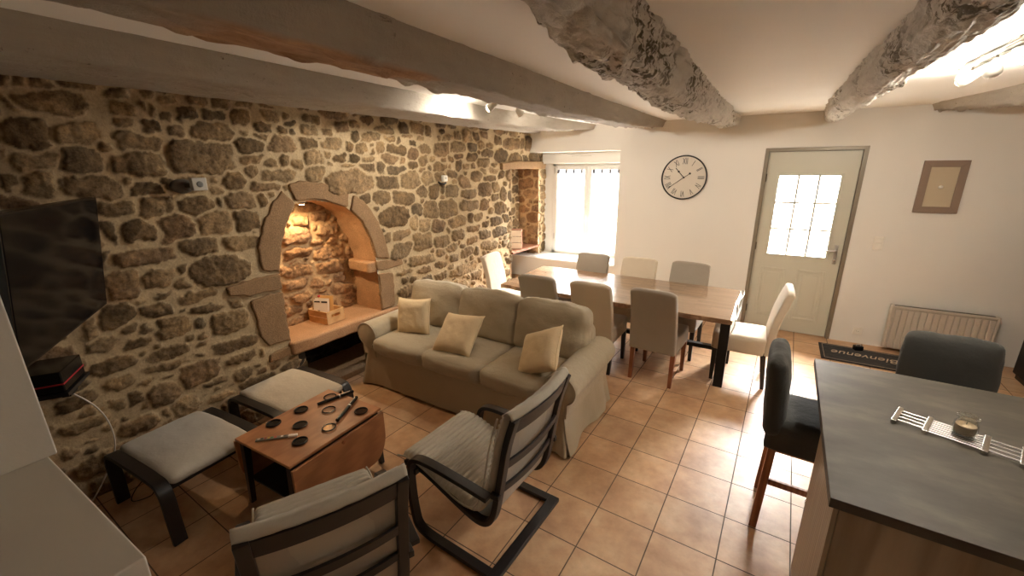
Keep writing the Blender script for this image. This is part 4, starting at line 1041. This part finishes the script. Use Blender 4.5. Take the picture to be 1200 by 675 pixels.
def footstool(loc, rz, label, padmat):
    t = empty('footstool', loc, rz, label, 'footstool', 'bentwood footstools along the stone wall')
    hw = .265; hx = .33
    for s in (-1,1):
        p = smoothpath([(-hx-.01,0.0),(-hx,.15),(-hx+.005,.28),(-hx+.03,.345),(-hx+.09,.372),(0,.378),(hx-.09,.372),(hx-.03,.345),(hx-.005,.28),(hx,.15),(hx+.01,0.0)],5)
        MB().strip(p,.068,.026,'y',s*hw).build('leg_frame', M['black_wood'], t, bevel=.004)
    for x in (-.25,.25): MB().box(x-.02,x+.02,-hw+.03,hw-.03,.30,.33).build('seat_rail', M['black_wood'], t, bevel=.003)
    MB().box(hx-.07,hx-.045,-hw+.03,hw-.03,.30,.35).build('front_rail', M['black_wood'], t, bevel=.003)
    def dome(p): return Vector((p.x, p.y, p.z+.010*(1-(p.x/.33)**2)+.0035*mnoise.noise(Vector((p.x*16,p.y*16,3)))))
    pd = soft('stool_pad', (.63,.455,.055), (0.01,0,.365), M[padmat], t, r=.024, n=22, puff=.012, wr=.004, seed=3, fn=dome)
    a, b = .308, .222
    MB().tube([(.01+p[0],p[1],.365) for p in [(-a+.02,-b),(a-.02,-b),(a,-b+.02),(a,b-.02),(a-.02,b),(-a+.02,b),(-a,b-.02),(-a,-b+.02)]],.006,6,closed=True).build('piping', M[padmat], pd, smooth=True)
    return t
footstool((-2.93,.905,0), R_(3), 'black bentwood footstool with a grey-white pad, beside the low pale wall', 'pad')
footstool((-2.96,1.62,0), R_(2), 'black bentwood footstool with a cream pad, in front of the dark hearth', 'pad_cream')

# ------------------------------------------------------------------ coffee table
ct = empty('coffee_table', (-2.315,1.365,0), R_(1.5), 'small beech drop-leaf coffee table on dark legs', 'coffee table')
hx, hy = .265, .335
MB().box(-hx,hx,-hy,hy,.432,.45).build('tabletop', M['beech'], ct, bevel=.004)
for s, dp in ((1,.335),(-1,.335)):
    x = s*(hx+.012); pl_ = [(-hy,0),(hy,0)]
    for k in range(9): a = R_(90*k/8); pl_.append((hy-.0-.12*(1-math.cos(a))-.0, -dp+.18-.18*math.sin(a)))
    for k in range(9): a = R_(90-90*k/8); pl_.append((-hy+.12*(1-math.cos(a)), -dp+.18-.18*math.sin(a)))
    MB().prism([(p,q+.424) for p,q in pl_], x-.009*s, x+.009*s, 'x').build('drop_leaf', M['leaf_wood'], ct, bevel=.003)
MB().box(-hx+.03,hx-.03,-hy+.05,hy-.05,.375,.432).build('apron', M['black_wood'], ct, bevel=.003)
for sx in (-1,1):
    for sy in (-1,1):
        x, y = sx*(hx-.04), sy*(hy-.035)
        MB().add([(x+a*w_+(0 if z else sx*.0), y+b*w_+(0 if z else sy*.025), z) for z, w_ in ((0,.015),(.43,.021)) for a,b in ((-1,-1),(1,-1),(1,1),(-1,1))], [(3,2,1,0),(4,5,6,7),(0,1,5,4),(1,2,6,5),(2,3,7,6),(3,0,4,7)]).build('leg', M['black_wood'], ct, bevel=.002)
MB().box(-hx+.03,hx-.03,-hy+.03,hy-.03,.15,.165).build('lower_shelf', M['black_wood'], ct, bevel=.002)
MB().tube([(hx+.02,0,.40),(hx+.028,0,.40)],.011,14).build('leaf_button', M['leg_wood'], ct)
# lens filters
fz = .4515
flt = [(-2.471,1.619,1,'clear round lens filter under the end of the black pen'),
 (-2.335,1.507,1,'clear round lens filter between the two black pens'),
 (-2.160,1.378,1,'clear round lens filter near the drop leaf in the row of three clear ones'),
 (-2.134,1.605,0,'dark round lens filter alone at the table corner toward the sofa'),
 (-2.500,1.415,0,'dark round lens filter at the table edge facing the gap between the footstools'),
 (-2.508,1.231,0,'dark round lens filter at the table corner toward the grey-white footstool'),
 (-2.342,1.304,0,'dark round lens filter in the middle of the three dark ones around the grey pen'),
 (-2.191,1.203,0,'dark round lens filter touching the tip of the grey pen')]
proto = {}
for x, y, clear_, lab in flt:
    if clear_ not in proto:
        t = empty('lens_filter', (x,y,fz), 0, lab, 'lens filter', 'round camera filters on the coffee table'); proto[clear_] = t
        MB().tube([(.040*math.cos(2*PI*k/40),.040*math.sin(2*PI*k/40),.006) for k in range(40)],.0042,8,closed=True).build('filter_ring', M['black'], t, smooth=True)
        MB().lathe([(.001,0),(.038,0),(.038,.002),(.001,.002)],(0,0,.002),40).build('filter_glass', M['glass'] if clear_ else M['tinted'], t)
    else:
        t = copy_tree(proto[clear_]); t.location = (x,y,fz); t['label'] = lab
def pen(p0, p1, label, body, cap, w=.011, kind='tube'):
    p0, p1 = Vector(p0), Vector(p1); L = (p1-p0).length; a = math.atan2(p1.y-p0.y, p1.x-p0.x)
    t = empty('lens_pen' if kind == 'tube' else 'colour_card', (p0.x,p0.y,p0.z), a, label, 'pen' if kind == 'tube' else 'colour card')
    if kind == 'tube':
        MB().tube([(0,0,w),(L*.62,0,w)],w,14).build('barrel', body, t, smooth=False)
        MB().tube([(L*.62,0,w),(L*.97,0,w),(L,0,w)],[w*1.08,w*1.08,w*.8],14).build('pen_cap', cap, t)
        MB().tube([(L*.58,0,w),(L*.62,0,w)],w*1.15,14).build('collar', M['steel'], t)
        mb = MB(); mb.box(L*.66,L*.9,-.002,.002,w*1.9,w*2.3); mb.build('clip', M['steel'], t)
    else:
        MB().box(0,L*.78,-w,w,0,.010).build('card_body', body, t, bevel=.001)
        MB().box(L*.78,L,-w*.9,w*.9,0,.012).build('card_end', cap, t, bevel=.002)
        cols = [(196,186,170),(60,60,60),(150,60,50),(200,160,60),(70,130,80),(196,70,60),(120,120,116),(230,226,216),(90,90,90)]
        for k, c in enumerate(cols): x = L*.04+L*.72*k/len(cols); MB().box(x,x+L*.055,-w*.55,w*.75,.0101,.0108).build('colour_patch', plain('patch_%d' % k, lin(c), .6), t)
    return t
pen((-2.451,1.506,fz),(-2.381,1.748,fz),'black pen lying across the clear lens filter toward the hearth', M['black'], M['black'])
pen((-2.169,1.446,fz),(-2.293,1.704,fz),'black pen lying alone between two clear filters and a dark one', M['black'], M['black'], .012)
pen((-2.43,1.075,fz),(-2.262,1.232,fz),'grey card strip with small colour patches and a pale end', plain('grey_card', lin((128,122,112)), .6), M['paper'], .011, 'card')

# ------------------------------------------------------------------ kitchen island
ki = empty('kitchen_island', (.33,1.56,0), R_(-2.2), 'kitchen island with dark grey slab top and pale oak panels', 'kitchen island')
LX, LY = 1.75, 1.27
MB().box(0,LX,0,LY,.882,.92).build('worktop', M['counter'], ki, bevel=.002)
MB().box(.035,LX-.03,.05,.62,.06,.882).build('cabinet_body', M['panel_wood'], ki, bevel=.002)
MB().box(.02,.035,.035,.64,.0,.882).build('side_panel', M['panel_wood'], ki, bevel=.0015)
for k in range(3): MB().box(.037+.56*k,.037+.56*k+.555,.032,.05,.10,.878).build('front_panel', M['panel_wood'], ki, bevel=.0015)
MB().box(.06,LX-.06,.08,.60,.0,.06).build('plinth', M['counter_edge'], ki)
for x in (.12,LX-.1): MB().lathe([(.001,0),(.034,0),(.034,.012),(.025,.016),(.025,.86),(.04,.87),(.04,.882),(.001,.882)],(x,LY-.09,0),24).build('support_leg', M['chrome'], ki, smooth=False)
# bar stools
def bar_stool(loc, rz, label):
    t = empty('bar_stool', loc, rz, label, 'bar stool', 'charcoal covered bar stools at the island')
    soft('seat', (.40,.40,.13), (0,0,.64), M['cover_dark'], t, r=.035, n=12, puff=.012, wr=.008, seed=5)
    def bend(p): return Vector((p.x, p.y-.10*max(0,p.z+.2)**1.3, p.z))
    soft('backrest', (.41,.095,.44), (0,-.185,.82), M['cover_dark'], t, r=.042, n=16, puff=.012, wr=.012, seed=6, fn=bend)
    soft('cover_skirt', (.415,.42,.13), (0,-.01,.60), M['cover_dark'], t, r=.02, n=10, wr=.01, seed=8)
    for sx in (-1,1):
        for sy in (-1,1):
            MB().add([(sx*(.165 if z else .178)+a*.019, sy*(.17 if z else .20)+b*.019, z) for z in (0,.60) for a,b in ((-1,-1),(1,-1),(1,1),(-1,1))], [(3,2,1,0),(4,5,6,7),(0,1,5,4),(1,2,6,5),(2,3,7,6),(3,0,4,7)]).build('leg', M['leg_wood'], t, bevel=.003)
        MB().box(sx*.172-.01,sx*.172+.01,-.175,.175,.30,.335).build('side_rail', M['leg_wood'], t, bevel=.002)
        MB().box(sx*.168-.01,sx*.168+.01,-.165,.165,.14,.17).build('side_rail', M['leg_wood'], t, bevel=.002) if False else None
    MB().box(-.165,.165,.17,.19,.20,.235).build('foot_rest', M['leg_wood'], t, bevel=.002)
    MB().box(-.165,.165,-.185,-.165,.34,.37).build('back_rail', M['leg_wood'], t, bevel=.002)
    return t
bar_stool((.40,2.56,0), R_(-90-3), 'charcoal covered bar stool with wooden legs at the island end facing the dining table')
bar_stool((1.05,3.02,0), R_(180-2), 'charcoal covered bar stool behind the island, its back toward the radiator')
# trivet
tv_ = empty('trivet', (.815,2.225,.921), R_(-21), 'extendable chrome bar trivet on the grey island top', 'trivet')
def T3(x): return x
for x in (-.185,-.085,.085,.185): MB().box(x-.010,x+.010,-.078,.078,.001,.017).build('cross_bar', M['chrome'], tv_, bevel=.003)
for k in range(7):
    y = -.060+k*.020; MB().tube([(-.085,y,.010),(.085,y,.010)],.0026,8).build('rod', M['steel'], tv_)
for sx in (-1,1):
    for k in range(4): y = -.05+k*.034; MB().tube([(sx*.085,y,.011),(sx*.185,y,.011)],.0028,8).build('rod', M['steel'], tv_)
cj = empty('candle_jar', (.835,2.225,.939), 0, 'clear glass jar with cream candle wax standing on the trivet', 'candle')
MB().lathe([(.001,0),(.030,0),(.037,.006),(.038,.03),(.036,.052),(.029,.064),(.028,.070),(.034,.074),(.034,.084),(.031,.084),(.031,.076),(.026,.072),(.027,.062),(.033,.050),(.035,.03),(.034,.008),(.001,.004)],seg=32).build('glass_jar', M['jar'], cj, smooth=True)
MB().lathe([(.001,.006),(.032,.008),(.0335,.03),(.032,.044),(.001,.045)],seg=28).build('candle_wax', M['wax'], cj, smooth=False)
MB().tube([(0,0,.044),(0,0,.056)],.0015,6).build('wick', M['black'], cj)

# ------------------------------------------------------------------ crates, sensor, television
def crate(loc, rz, size, label, mat, slats=2, open_side=None, ends=None, tiltx=0):
    t = empty('wooden_crate', loc, rz, label, 'crate'); w, d, h = size; th = .010
    g = .006; sh = (h-g*(slats-1))/slats
    for k in range(slats):
        z = k*(sh+g)
        MB().box(-w/2,w/2,-d/2,-d/2+th,z,z+sh).build('side_slat', ends or mat, t, bevel=.0015)
        MB().box(-w/2,w/2,d/2-th,d/2,z,z+sh).build('side_slat', mat, t, bevel=.0015)
    for sx in (-1,1):
        x = sx*(w/2-th/2); mb = MB()
        if sx > 0 and slats == 2: 
            mb.box(x-th/2,x+th/2,-d/2+th,d/2-th,0,h*.50); mb.box(x-th/2,x+th/2,-d/2+th,-.05,h*.5,h*.72); mb.box(x-th/2,x+th/2,.05,d/2-th,h*.5,h*.72); mb.box(x-th/2,x+th/2,-d/2+th,d/2-th,h*.72,h)
        else: mb.box(x-th/2,x+th/2,-d/2+th,d/2-th,0,h)
        mb.build('end_board', mat, t)
    MB().box(-w/2+th,w/2-th,-d/2+th,d/2-th,0,.008).build('crate_bottom', mat, t)
    return t
# crate in the arched niche: near corner at (-3.44, 2.35)
cr = crate((-3.575,2.435,.5725), R_(3), (.265,.205,.125), 'small pine crate holding papers in the arched niche', M['crate'])
for k, (x, y, w, h, rz, tl, mt, lab) in enumerate(((-3.60,2.388,.15,.20,-3,-9,'paper','white leaflet with dark heading, foremost in the niche crate'),(-3.618,2.415,.15,.205,-3,-9,'paper','white sheet leaning behind the headed leaflet in the crate'),(-3.59,2.442,.15,.23,-3,-9,'tan_paper','tan booklet sticking up highest at the back of the crate'))):
    m = empty('leaflet', (x,y,.583), R_(rz+25), lab, 'leaflet', 'papers in the niche crate')
    Mx = Matrix.Rotation(R_(tl),4,'X')
    MB().box(-w/2,w/2,-.002,.002,0,h,Mx).build('sheet', M[mt], m)
    if k == 0:
        mb = MB(); mb.box(-w/2+.006,-.01,-.0028,-.0019,h-.028,h-.014,Mx); mb.box(.006,w/2-.006,-.0028,-.0019,h-.03,h-.014,Mx); mb.box(-.035,-.012,-.0028,-.0019,.05,.095,Mx); mb.box(-.01,.04,-.0028,-.0019,.052,.062,Mx); mb.build('print', M['ink'], m)
    if k == 2: MB().lathe([(.001,0),(.014,0),(.012,.012),(.001,.014)],(-w/2+.02,0,h-.006),14).build('tab', M['red'], m)
# crate on the shelf beside the window
c2 = empty('wooden_crate', (W(-.14,5.66,0).x, 5.62, .7655), R_(25), 'red-brown crate with pale slats on the recess shelf', 'crate')
w, h, d = .29, .30, .17
for k in range(3): MB().box(-w/2,w/2,-.018,-.006,.010+k*.097,.010+k*.097+.088).build('front_slat', M['crate_pale'], c2, bevel=.002)
for s in (-1,1): MB().box(s*w/2-.006,s*w/2+.006,-.012,d,0,h).build('end_board', M['crate_red'], c2, bevel=.002)
MB().box(-w/2,w/2,-.006,d,h-.012,h).build('top_board', M['crate_red'], c2, bevel=.002); MB().box(-w/2,w/2,-.006,d,0,.012).build('bottom_board', M['crate_red'], c2, bevel=.002)

# motion sensor lamp on the wall
q = W(.045,1.40,1.91)
sn = empty('wall_sensor', q, R_(-3), 'grey wall-mounted device with a pale square eye, high beside the big dark stone', 'sensor')
MB().lathe([(.001,0),(.062,0),(.064,.012),(.05,.03),(.001,.034)],seg=28,M=Matrix.Translation((-.045,-.02,0)) @ Matrix.Rotation(PI/2,4,'Y') @ Matrix.Diagonal((.75,1.15,1,1))).build('base_plate', plain('grey_sensor_base', lin((92,84,74)), .6), sn, smooth=True)
MB().tube([(-.02,.0,0),(.04,.03,.01)],.018,10).build('neck', M['dark_metal'], sn)
e3 = Matrix.Translation((.06,.04,.012)) @ Matrix.Rotation(R_(2),4,'Z')
MB().box(-.02,.025,-.045,.045,-.042,.042,e3).build('head', plain('light_grey_head', lin((186,182,172)), .45), sn, bevel=.006)
MB().lathe([(.001,0),(.020,0),(.020,.005),(.014,.008),(.001,.008)],seg=24,M=e3 @ Matrix.Translation((.024,0,0)) @ Matrix.Rotation(PI/2,4,'Y')).build('eye', plain('dark_grey_eye', lin((120,120,116)), .3), sn, smooth=False)
q = W(.04,3.93,1.885)
sp = empty('wall_camera', q, R_(-3), 'tiny white camera on a dark clip, on the wall between arch and window', 'camera')
MB().box(-.01,.035,-.035,.035,-.03,.04).build('body', M['white_plastic'], sp, bevel=.01)
MB().lathe([(.001,0),(.014,0),(.012,.006),(.001,.008)],seg=16,M=Matrix.Translation((.035,0,.01)) @ Matrix.Rotation(PI/2,4,'Y')).build('lens', M['steel'], sp)
MB().tube(smoothpath([(-.02,-.07,-.03),(.0,-.06,-.05),(.01,-.01,-.055),(0,.03,-.045)],5),.012,8).build('clip', M['black'], sp, smooth=True)

# television: upper far corner, width direction and up direction
TR = Vector((-3.30,.905,1.868)); tw = Vector((-.859,.511,0)).normalized(); tu = Vector((.068,.115,.991)).normalized(); tn = tw.cross(tu).normalized()
if tn.x < 0: tn = -tn
tw_ = -tw                                   # from the far corner toward the viewer side
TW, TH_ = 1.03, .632
bx = Matrix((( tw_.x, tn.x, tu.x, 0),(tw_.y, tn.y, tu.y, 0),(tw_.z, tn.z, tu.z, 0),(0,0,0,1)))
te = empty('television', TR, 0, 'large black flat television angled out from the stone wall', 'television')
te.rotation_euler = bx.to_euler()
MB().box(0,TW,-.035,0,-TH_,0).build('housing', M['black'], te, bevel=.004)
MB().box(.010,TW-.010,0,.002,-TH_+.014,-.010).build('screen', M['screen'], te)
MB().box(.35,.75,-.06,-.035,-.5,-.15).build('rear_box', M['black'], te, bevel=.006)
inv = bx.to_3x3().transposed()
wallpt = inv @ (W(.01,.62,1.55)-TR)
wp2 = Vector((.55,-.06,-.33))
MB().bar(wp2, wallpt, .05, .05).build('bracket_arm', M['metal_black'], te); 
# recorder box on a small bracket under the screen
q = W(.0,.53,0)
bxo = empty('set_top_box', (q.x+.17,q.y-.03,.865), R_(-32), 'black box with a red stripe below the television', 'set-top box')
MB().box(-.13,.13,-.10,.10,.0,.12).build('housing', M['black'], bxo, bevel=.006)
mb = MB(); mb.box(-.131,.1315,-.1015,.1015,.045,.053); mb.build('red_stripe', M['red'], bxo)
sh2 = empty('wall_bracket_shelf', (q.x+.17,q.y-.03,.843), R_(-32), 'small black bracket shelf under the red-striped box', 'shelf')
MB().box(-.15,.14,-.11,.11,0,.02).build('shelf_board', M['black_wood'], sh2, bevel=.002); MB().box(-.22,-.10,-.02,.02,-.10,0).build('bracket', M['metal_black'], sh2)
# cables
def cable(pts, r, mat, label, nm='power_cable'):
    return tag(MB().tube(smoothpath(pts,8), r, 8).build(nm, mat, smooth=True), label, 'cable')
cable([W(.06,.50,.85),W(.05,.56,.78),W(.05,.66,.62),W(.05,.70,.45),W(.06,.68,.28),W(.06,.58,.1),W(.08,.5,.01)], .0042, M['cable'], 'thin white cable hanging from the red-striped box down the stones')
cable([W(.06,.86,.16),W(.10,.80,.06),W(.16,.70,.01),W(.26,.66,.008),W(.30,.74,.008),W(.24,.78,.008)], .003, M['black'], 'thin black cable curling on the floor behind the grey-white footstool')

# ------------------------------------------------------------------ lamps
def spot_rail(loc, length, spots, label, matb, energy, name, heads):
    t = empty(name, loc, 0, label, 'ceiling spotlight')
    for x in (-.03,.03) if name == 'spotlight_rail' and length > 1 else (0,):
        MB().tube([(x,-length/2,-.012),(x,length/2,-.012)],.009,10).build('rail', M['dark_metal'], t, smooth=True)
    MB().box(-.045,.045,-.05,.05,-.012,0).build('ceiling_plate', M['dark_metal'], t, bevel=.003)
    for (y, dx, dy, dz) in heads:
        d = Vector((dx,dy,dz)).normalized(); p0 = Vector((0,y,-.02)); p1 = p0+Vector((0,0,-.05)); c = p1+d*.02
        MB().tube([p0,p1],.006,8).build('spot_stem', M['dark_metal'], t)
        q = d.to_track_quat('Z','Y').to_matrix().to_4x4(); Mx = Matrix.Translation(p1) @ q @ Matrix.Scale(1.35 if length > 1 else 1.15, 4)
        hd = MB().lathe([(.001,-.03),(.016,-.028),(.022,.0),(.030,.035),(.028,.035),(.020,.002),(.001,-.004)],seg=20,M=Mx).build('spot_shade', M['white_plastic'], t, smooth=True)
        MB().lathe([(.001,.005),(.014,.008),(.021,.022),(.024,.036),(.016,.046),(.001,.050)],seg=18,M=Mx).build('bulb', matb, hd, smooth=True)
        bare = length > 1
        li = bpy.data.lights.new('spot_lamp', 'POINT' if bare else 'SPOT'); li.energy = energy; li.color = (1,.91,.78); li.shadow_soft_size = .03
        if not bare: li.spot_size = R_(140); li.spot_blend = .9
        lo = bpy.data.objects.new('spot_lamp', li); COL.objects.link(lo); lo.parent = t
        lo.location = p1+d*(.10 if bare else .064); lo.rotation_euler = (-d).to_track_quat('Z','Y').to_euler()
    return t
spot_rail((-1.99,3.28,H-.001), .5, 2, 'small two-head ceiling spotlight between two grey beams, aimed at the stones', M['bulb'], EN_L, 'ceiling_spotlight', ((-.20,-.55,-.1,-.30),(.22,.15,.8,-.42)))
spot_rail((.93,3.02,H-.001), 1.45, 4, 'four-head spotlight rail on the kitchen ceiling', M['bulb'], EN_R, 'spotlight_rail', ((.62,-.5,.75,-.35),(.30,.1,.8,-.4),(-.08,-.8,.1,-.5),(-.45,-.6,-.6,-.5)))
# lamp at the crown of the arched niche
q = W(-.22,2.33,1.73)
nl = empty('niche_spotlight', q, 0, 'small round puck light at the top inside the arched niche', 'puck light')
MB().lathe([(.001,0),(.035,0),(.038,-.012),(.030,-.022),(.026,-.018),(.001,-.014)],seg=24).build('housing', M['steel'], nl, smooth=False)
MB().lathe([(.001,-.016),(.024,-.018),(.020,-.026),(.001,-.028)],seg=20).build('bulb', M['bulb_orange'], nl, smooth=True)
li = bpy.data.lights.new('niche_lamp','SPOT'); li.energy = EN_N; li.color = (1,.72,.42); li.spot_size = R_(165); li.spot_blend = .8; li.shadow_soft_size = .03
lo = bpy.data.objects.new('niche_lamp', li); COL.objects.link(lo); lo.parent = nl; lo.location = (0,0,-.034); lo.rotation_euler = (0,R_(-8),0)
# small lamp under the lintel of the window recess
q = W(-.2,5.5,1.965)
nl = empty('recess_spotlight', q, 0, 'small puck light under the stone lintel of the shelf recess', 'puck light')
MB().lathe([(.001,0),(.03,0),(.032,-.01),(.026,-.018),(.001,-.014)],seg=20).build('housing', M['steel'], nl)
MB().lathe([(.001,-.014),(.02,-.018),(.001,-.022)],seg=16).build('bulb', M['bulb_orange'], nl)
li = bpy.data.lights.new('recess_lamp','SPOT'); li.energy = EN_C; li.color = (1,.66,.36); li.spot_size = R_(160); li.spot_blend = .8; li.shadow_soft_size = .03
lo = bpy.data.objects.new('recess_lamp', li); COL.objects.link(lo); lo.parent = nl; lo.location = (0,0,-.03)

# daylight
w_ = bpy.data.worlds.new('World'); scene.world = w_; w_.use_nodes = True
bg = w_.node_tree.nodes['Background']; bg.inputs[0].default_value = (1.0,.975,.94,1); bg.inputs[1].default_value = SKY
sl = bpy.data.lights.new('sun','SUN'); sl.energy = SUN; sl.angle = R_(45); sl.color = (1,.97,.92)
so_ = bpy.data.objects.new('sun', sl); COL.objects.link(so_); so_.location = (0,9,6); so_.rotation_euler = Vector((.12,1,.72)).to_track_quat('Z','Y').to_euler()
def portal(loc, rot, sx, sy):
    l = bpy.data.lights.new('portal','AREA'); l.shape = 'RECTANGLE'; l.size = sx; l.size_y = sy; l.cycles.is_portal = True
    o = bpy.data.objects.new('portal', l); COL.objects.link(o); o.location = loc; o.rotation_euler = rot
portal((-2.39,6.5,1.33),(R_(-90),0,0),1.25,1.5)
portal((.41,6.05,1.42),(R_(-90),0,0),.62,.98)

# camera
r = Vector((0.86162297, 0.50745564, -0.0097276)); u = Vector((-0.13303218, 0.24429183, 0.96053316)); f = Vector((-0.48980434, 0.82632335, -0.27799538))
cam = bpy.data.cameras.new('camera'); co = bpy.data.objects.new('camera', cam); COL.objects.link(co)
co.matrix_world = Matrix(((r.x,u.x,-f.x,0),(r.y,u.y,-f.y,0),(r.z,u.z,-f.z,2.01548),(0,0,0,1)))
cam.sensor_width = 36; cam.sensor_fit = 'HORIZONTAL'; cam.lens = 491.84/1200*36; cam.clip_start = .02; cam.clip_end = 100
scene.camera = co
scene.view_settings.view_transform = 'Standard'; scene.view_settings.look = 'None'; scene.view_settings.gamma = 1.0; scene.view_settings.exposure = EXPO
scene.view_settings.use_curve_mapping = False
cy = scene.cycles
cy.use_denoising = True; cy.max_bounces = 10; cy.diffuse_bounces = 8; cy.glossy_bounces = 4; cy.transparent_max_bounces = 12; cy.sample_clamp_indirect = 40; cy.caustics_reflective = False; cy.caustics_refractive = False
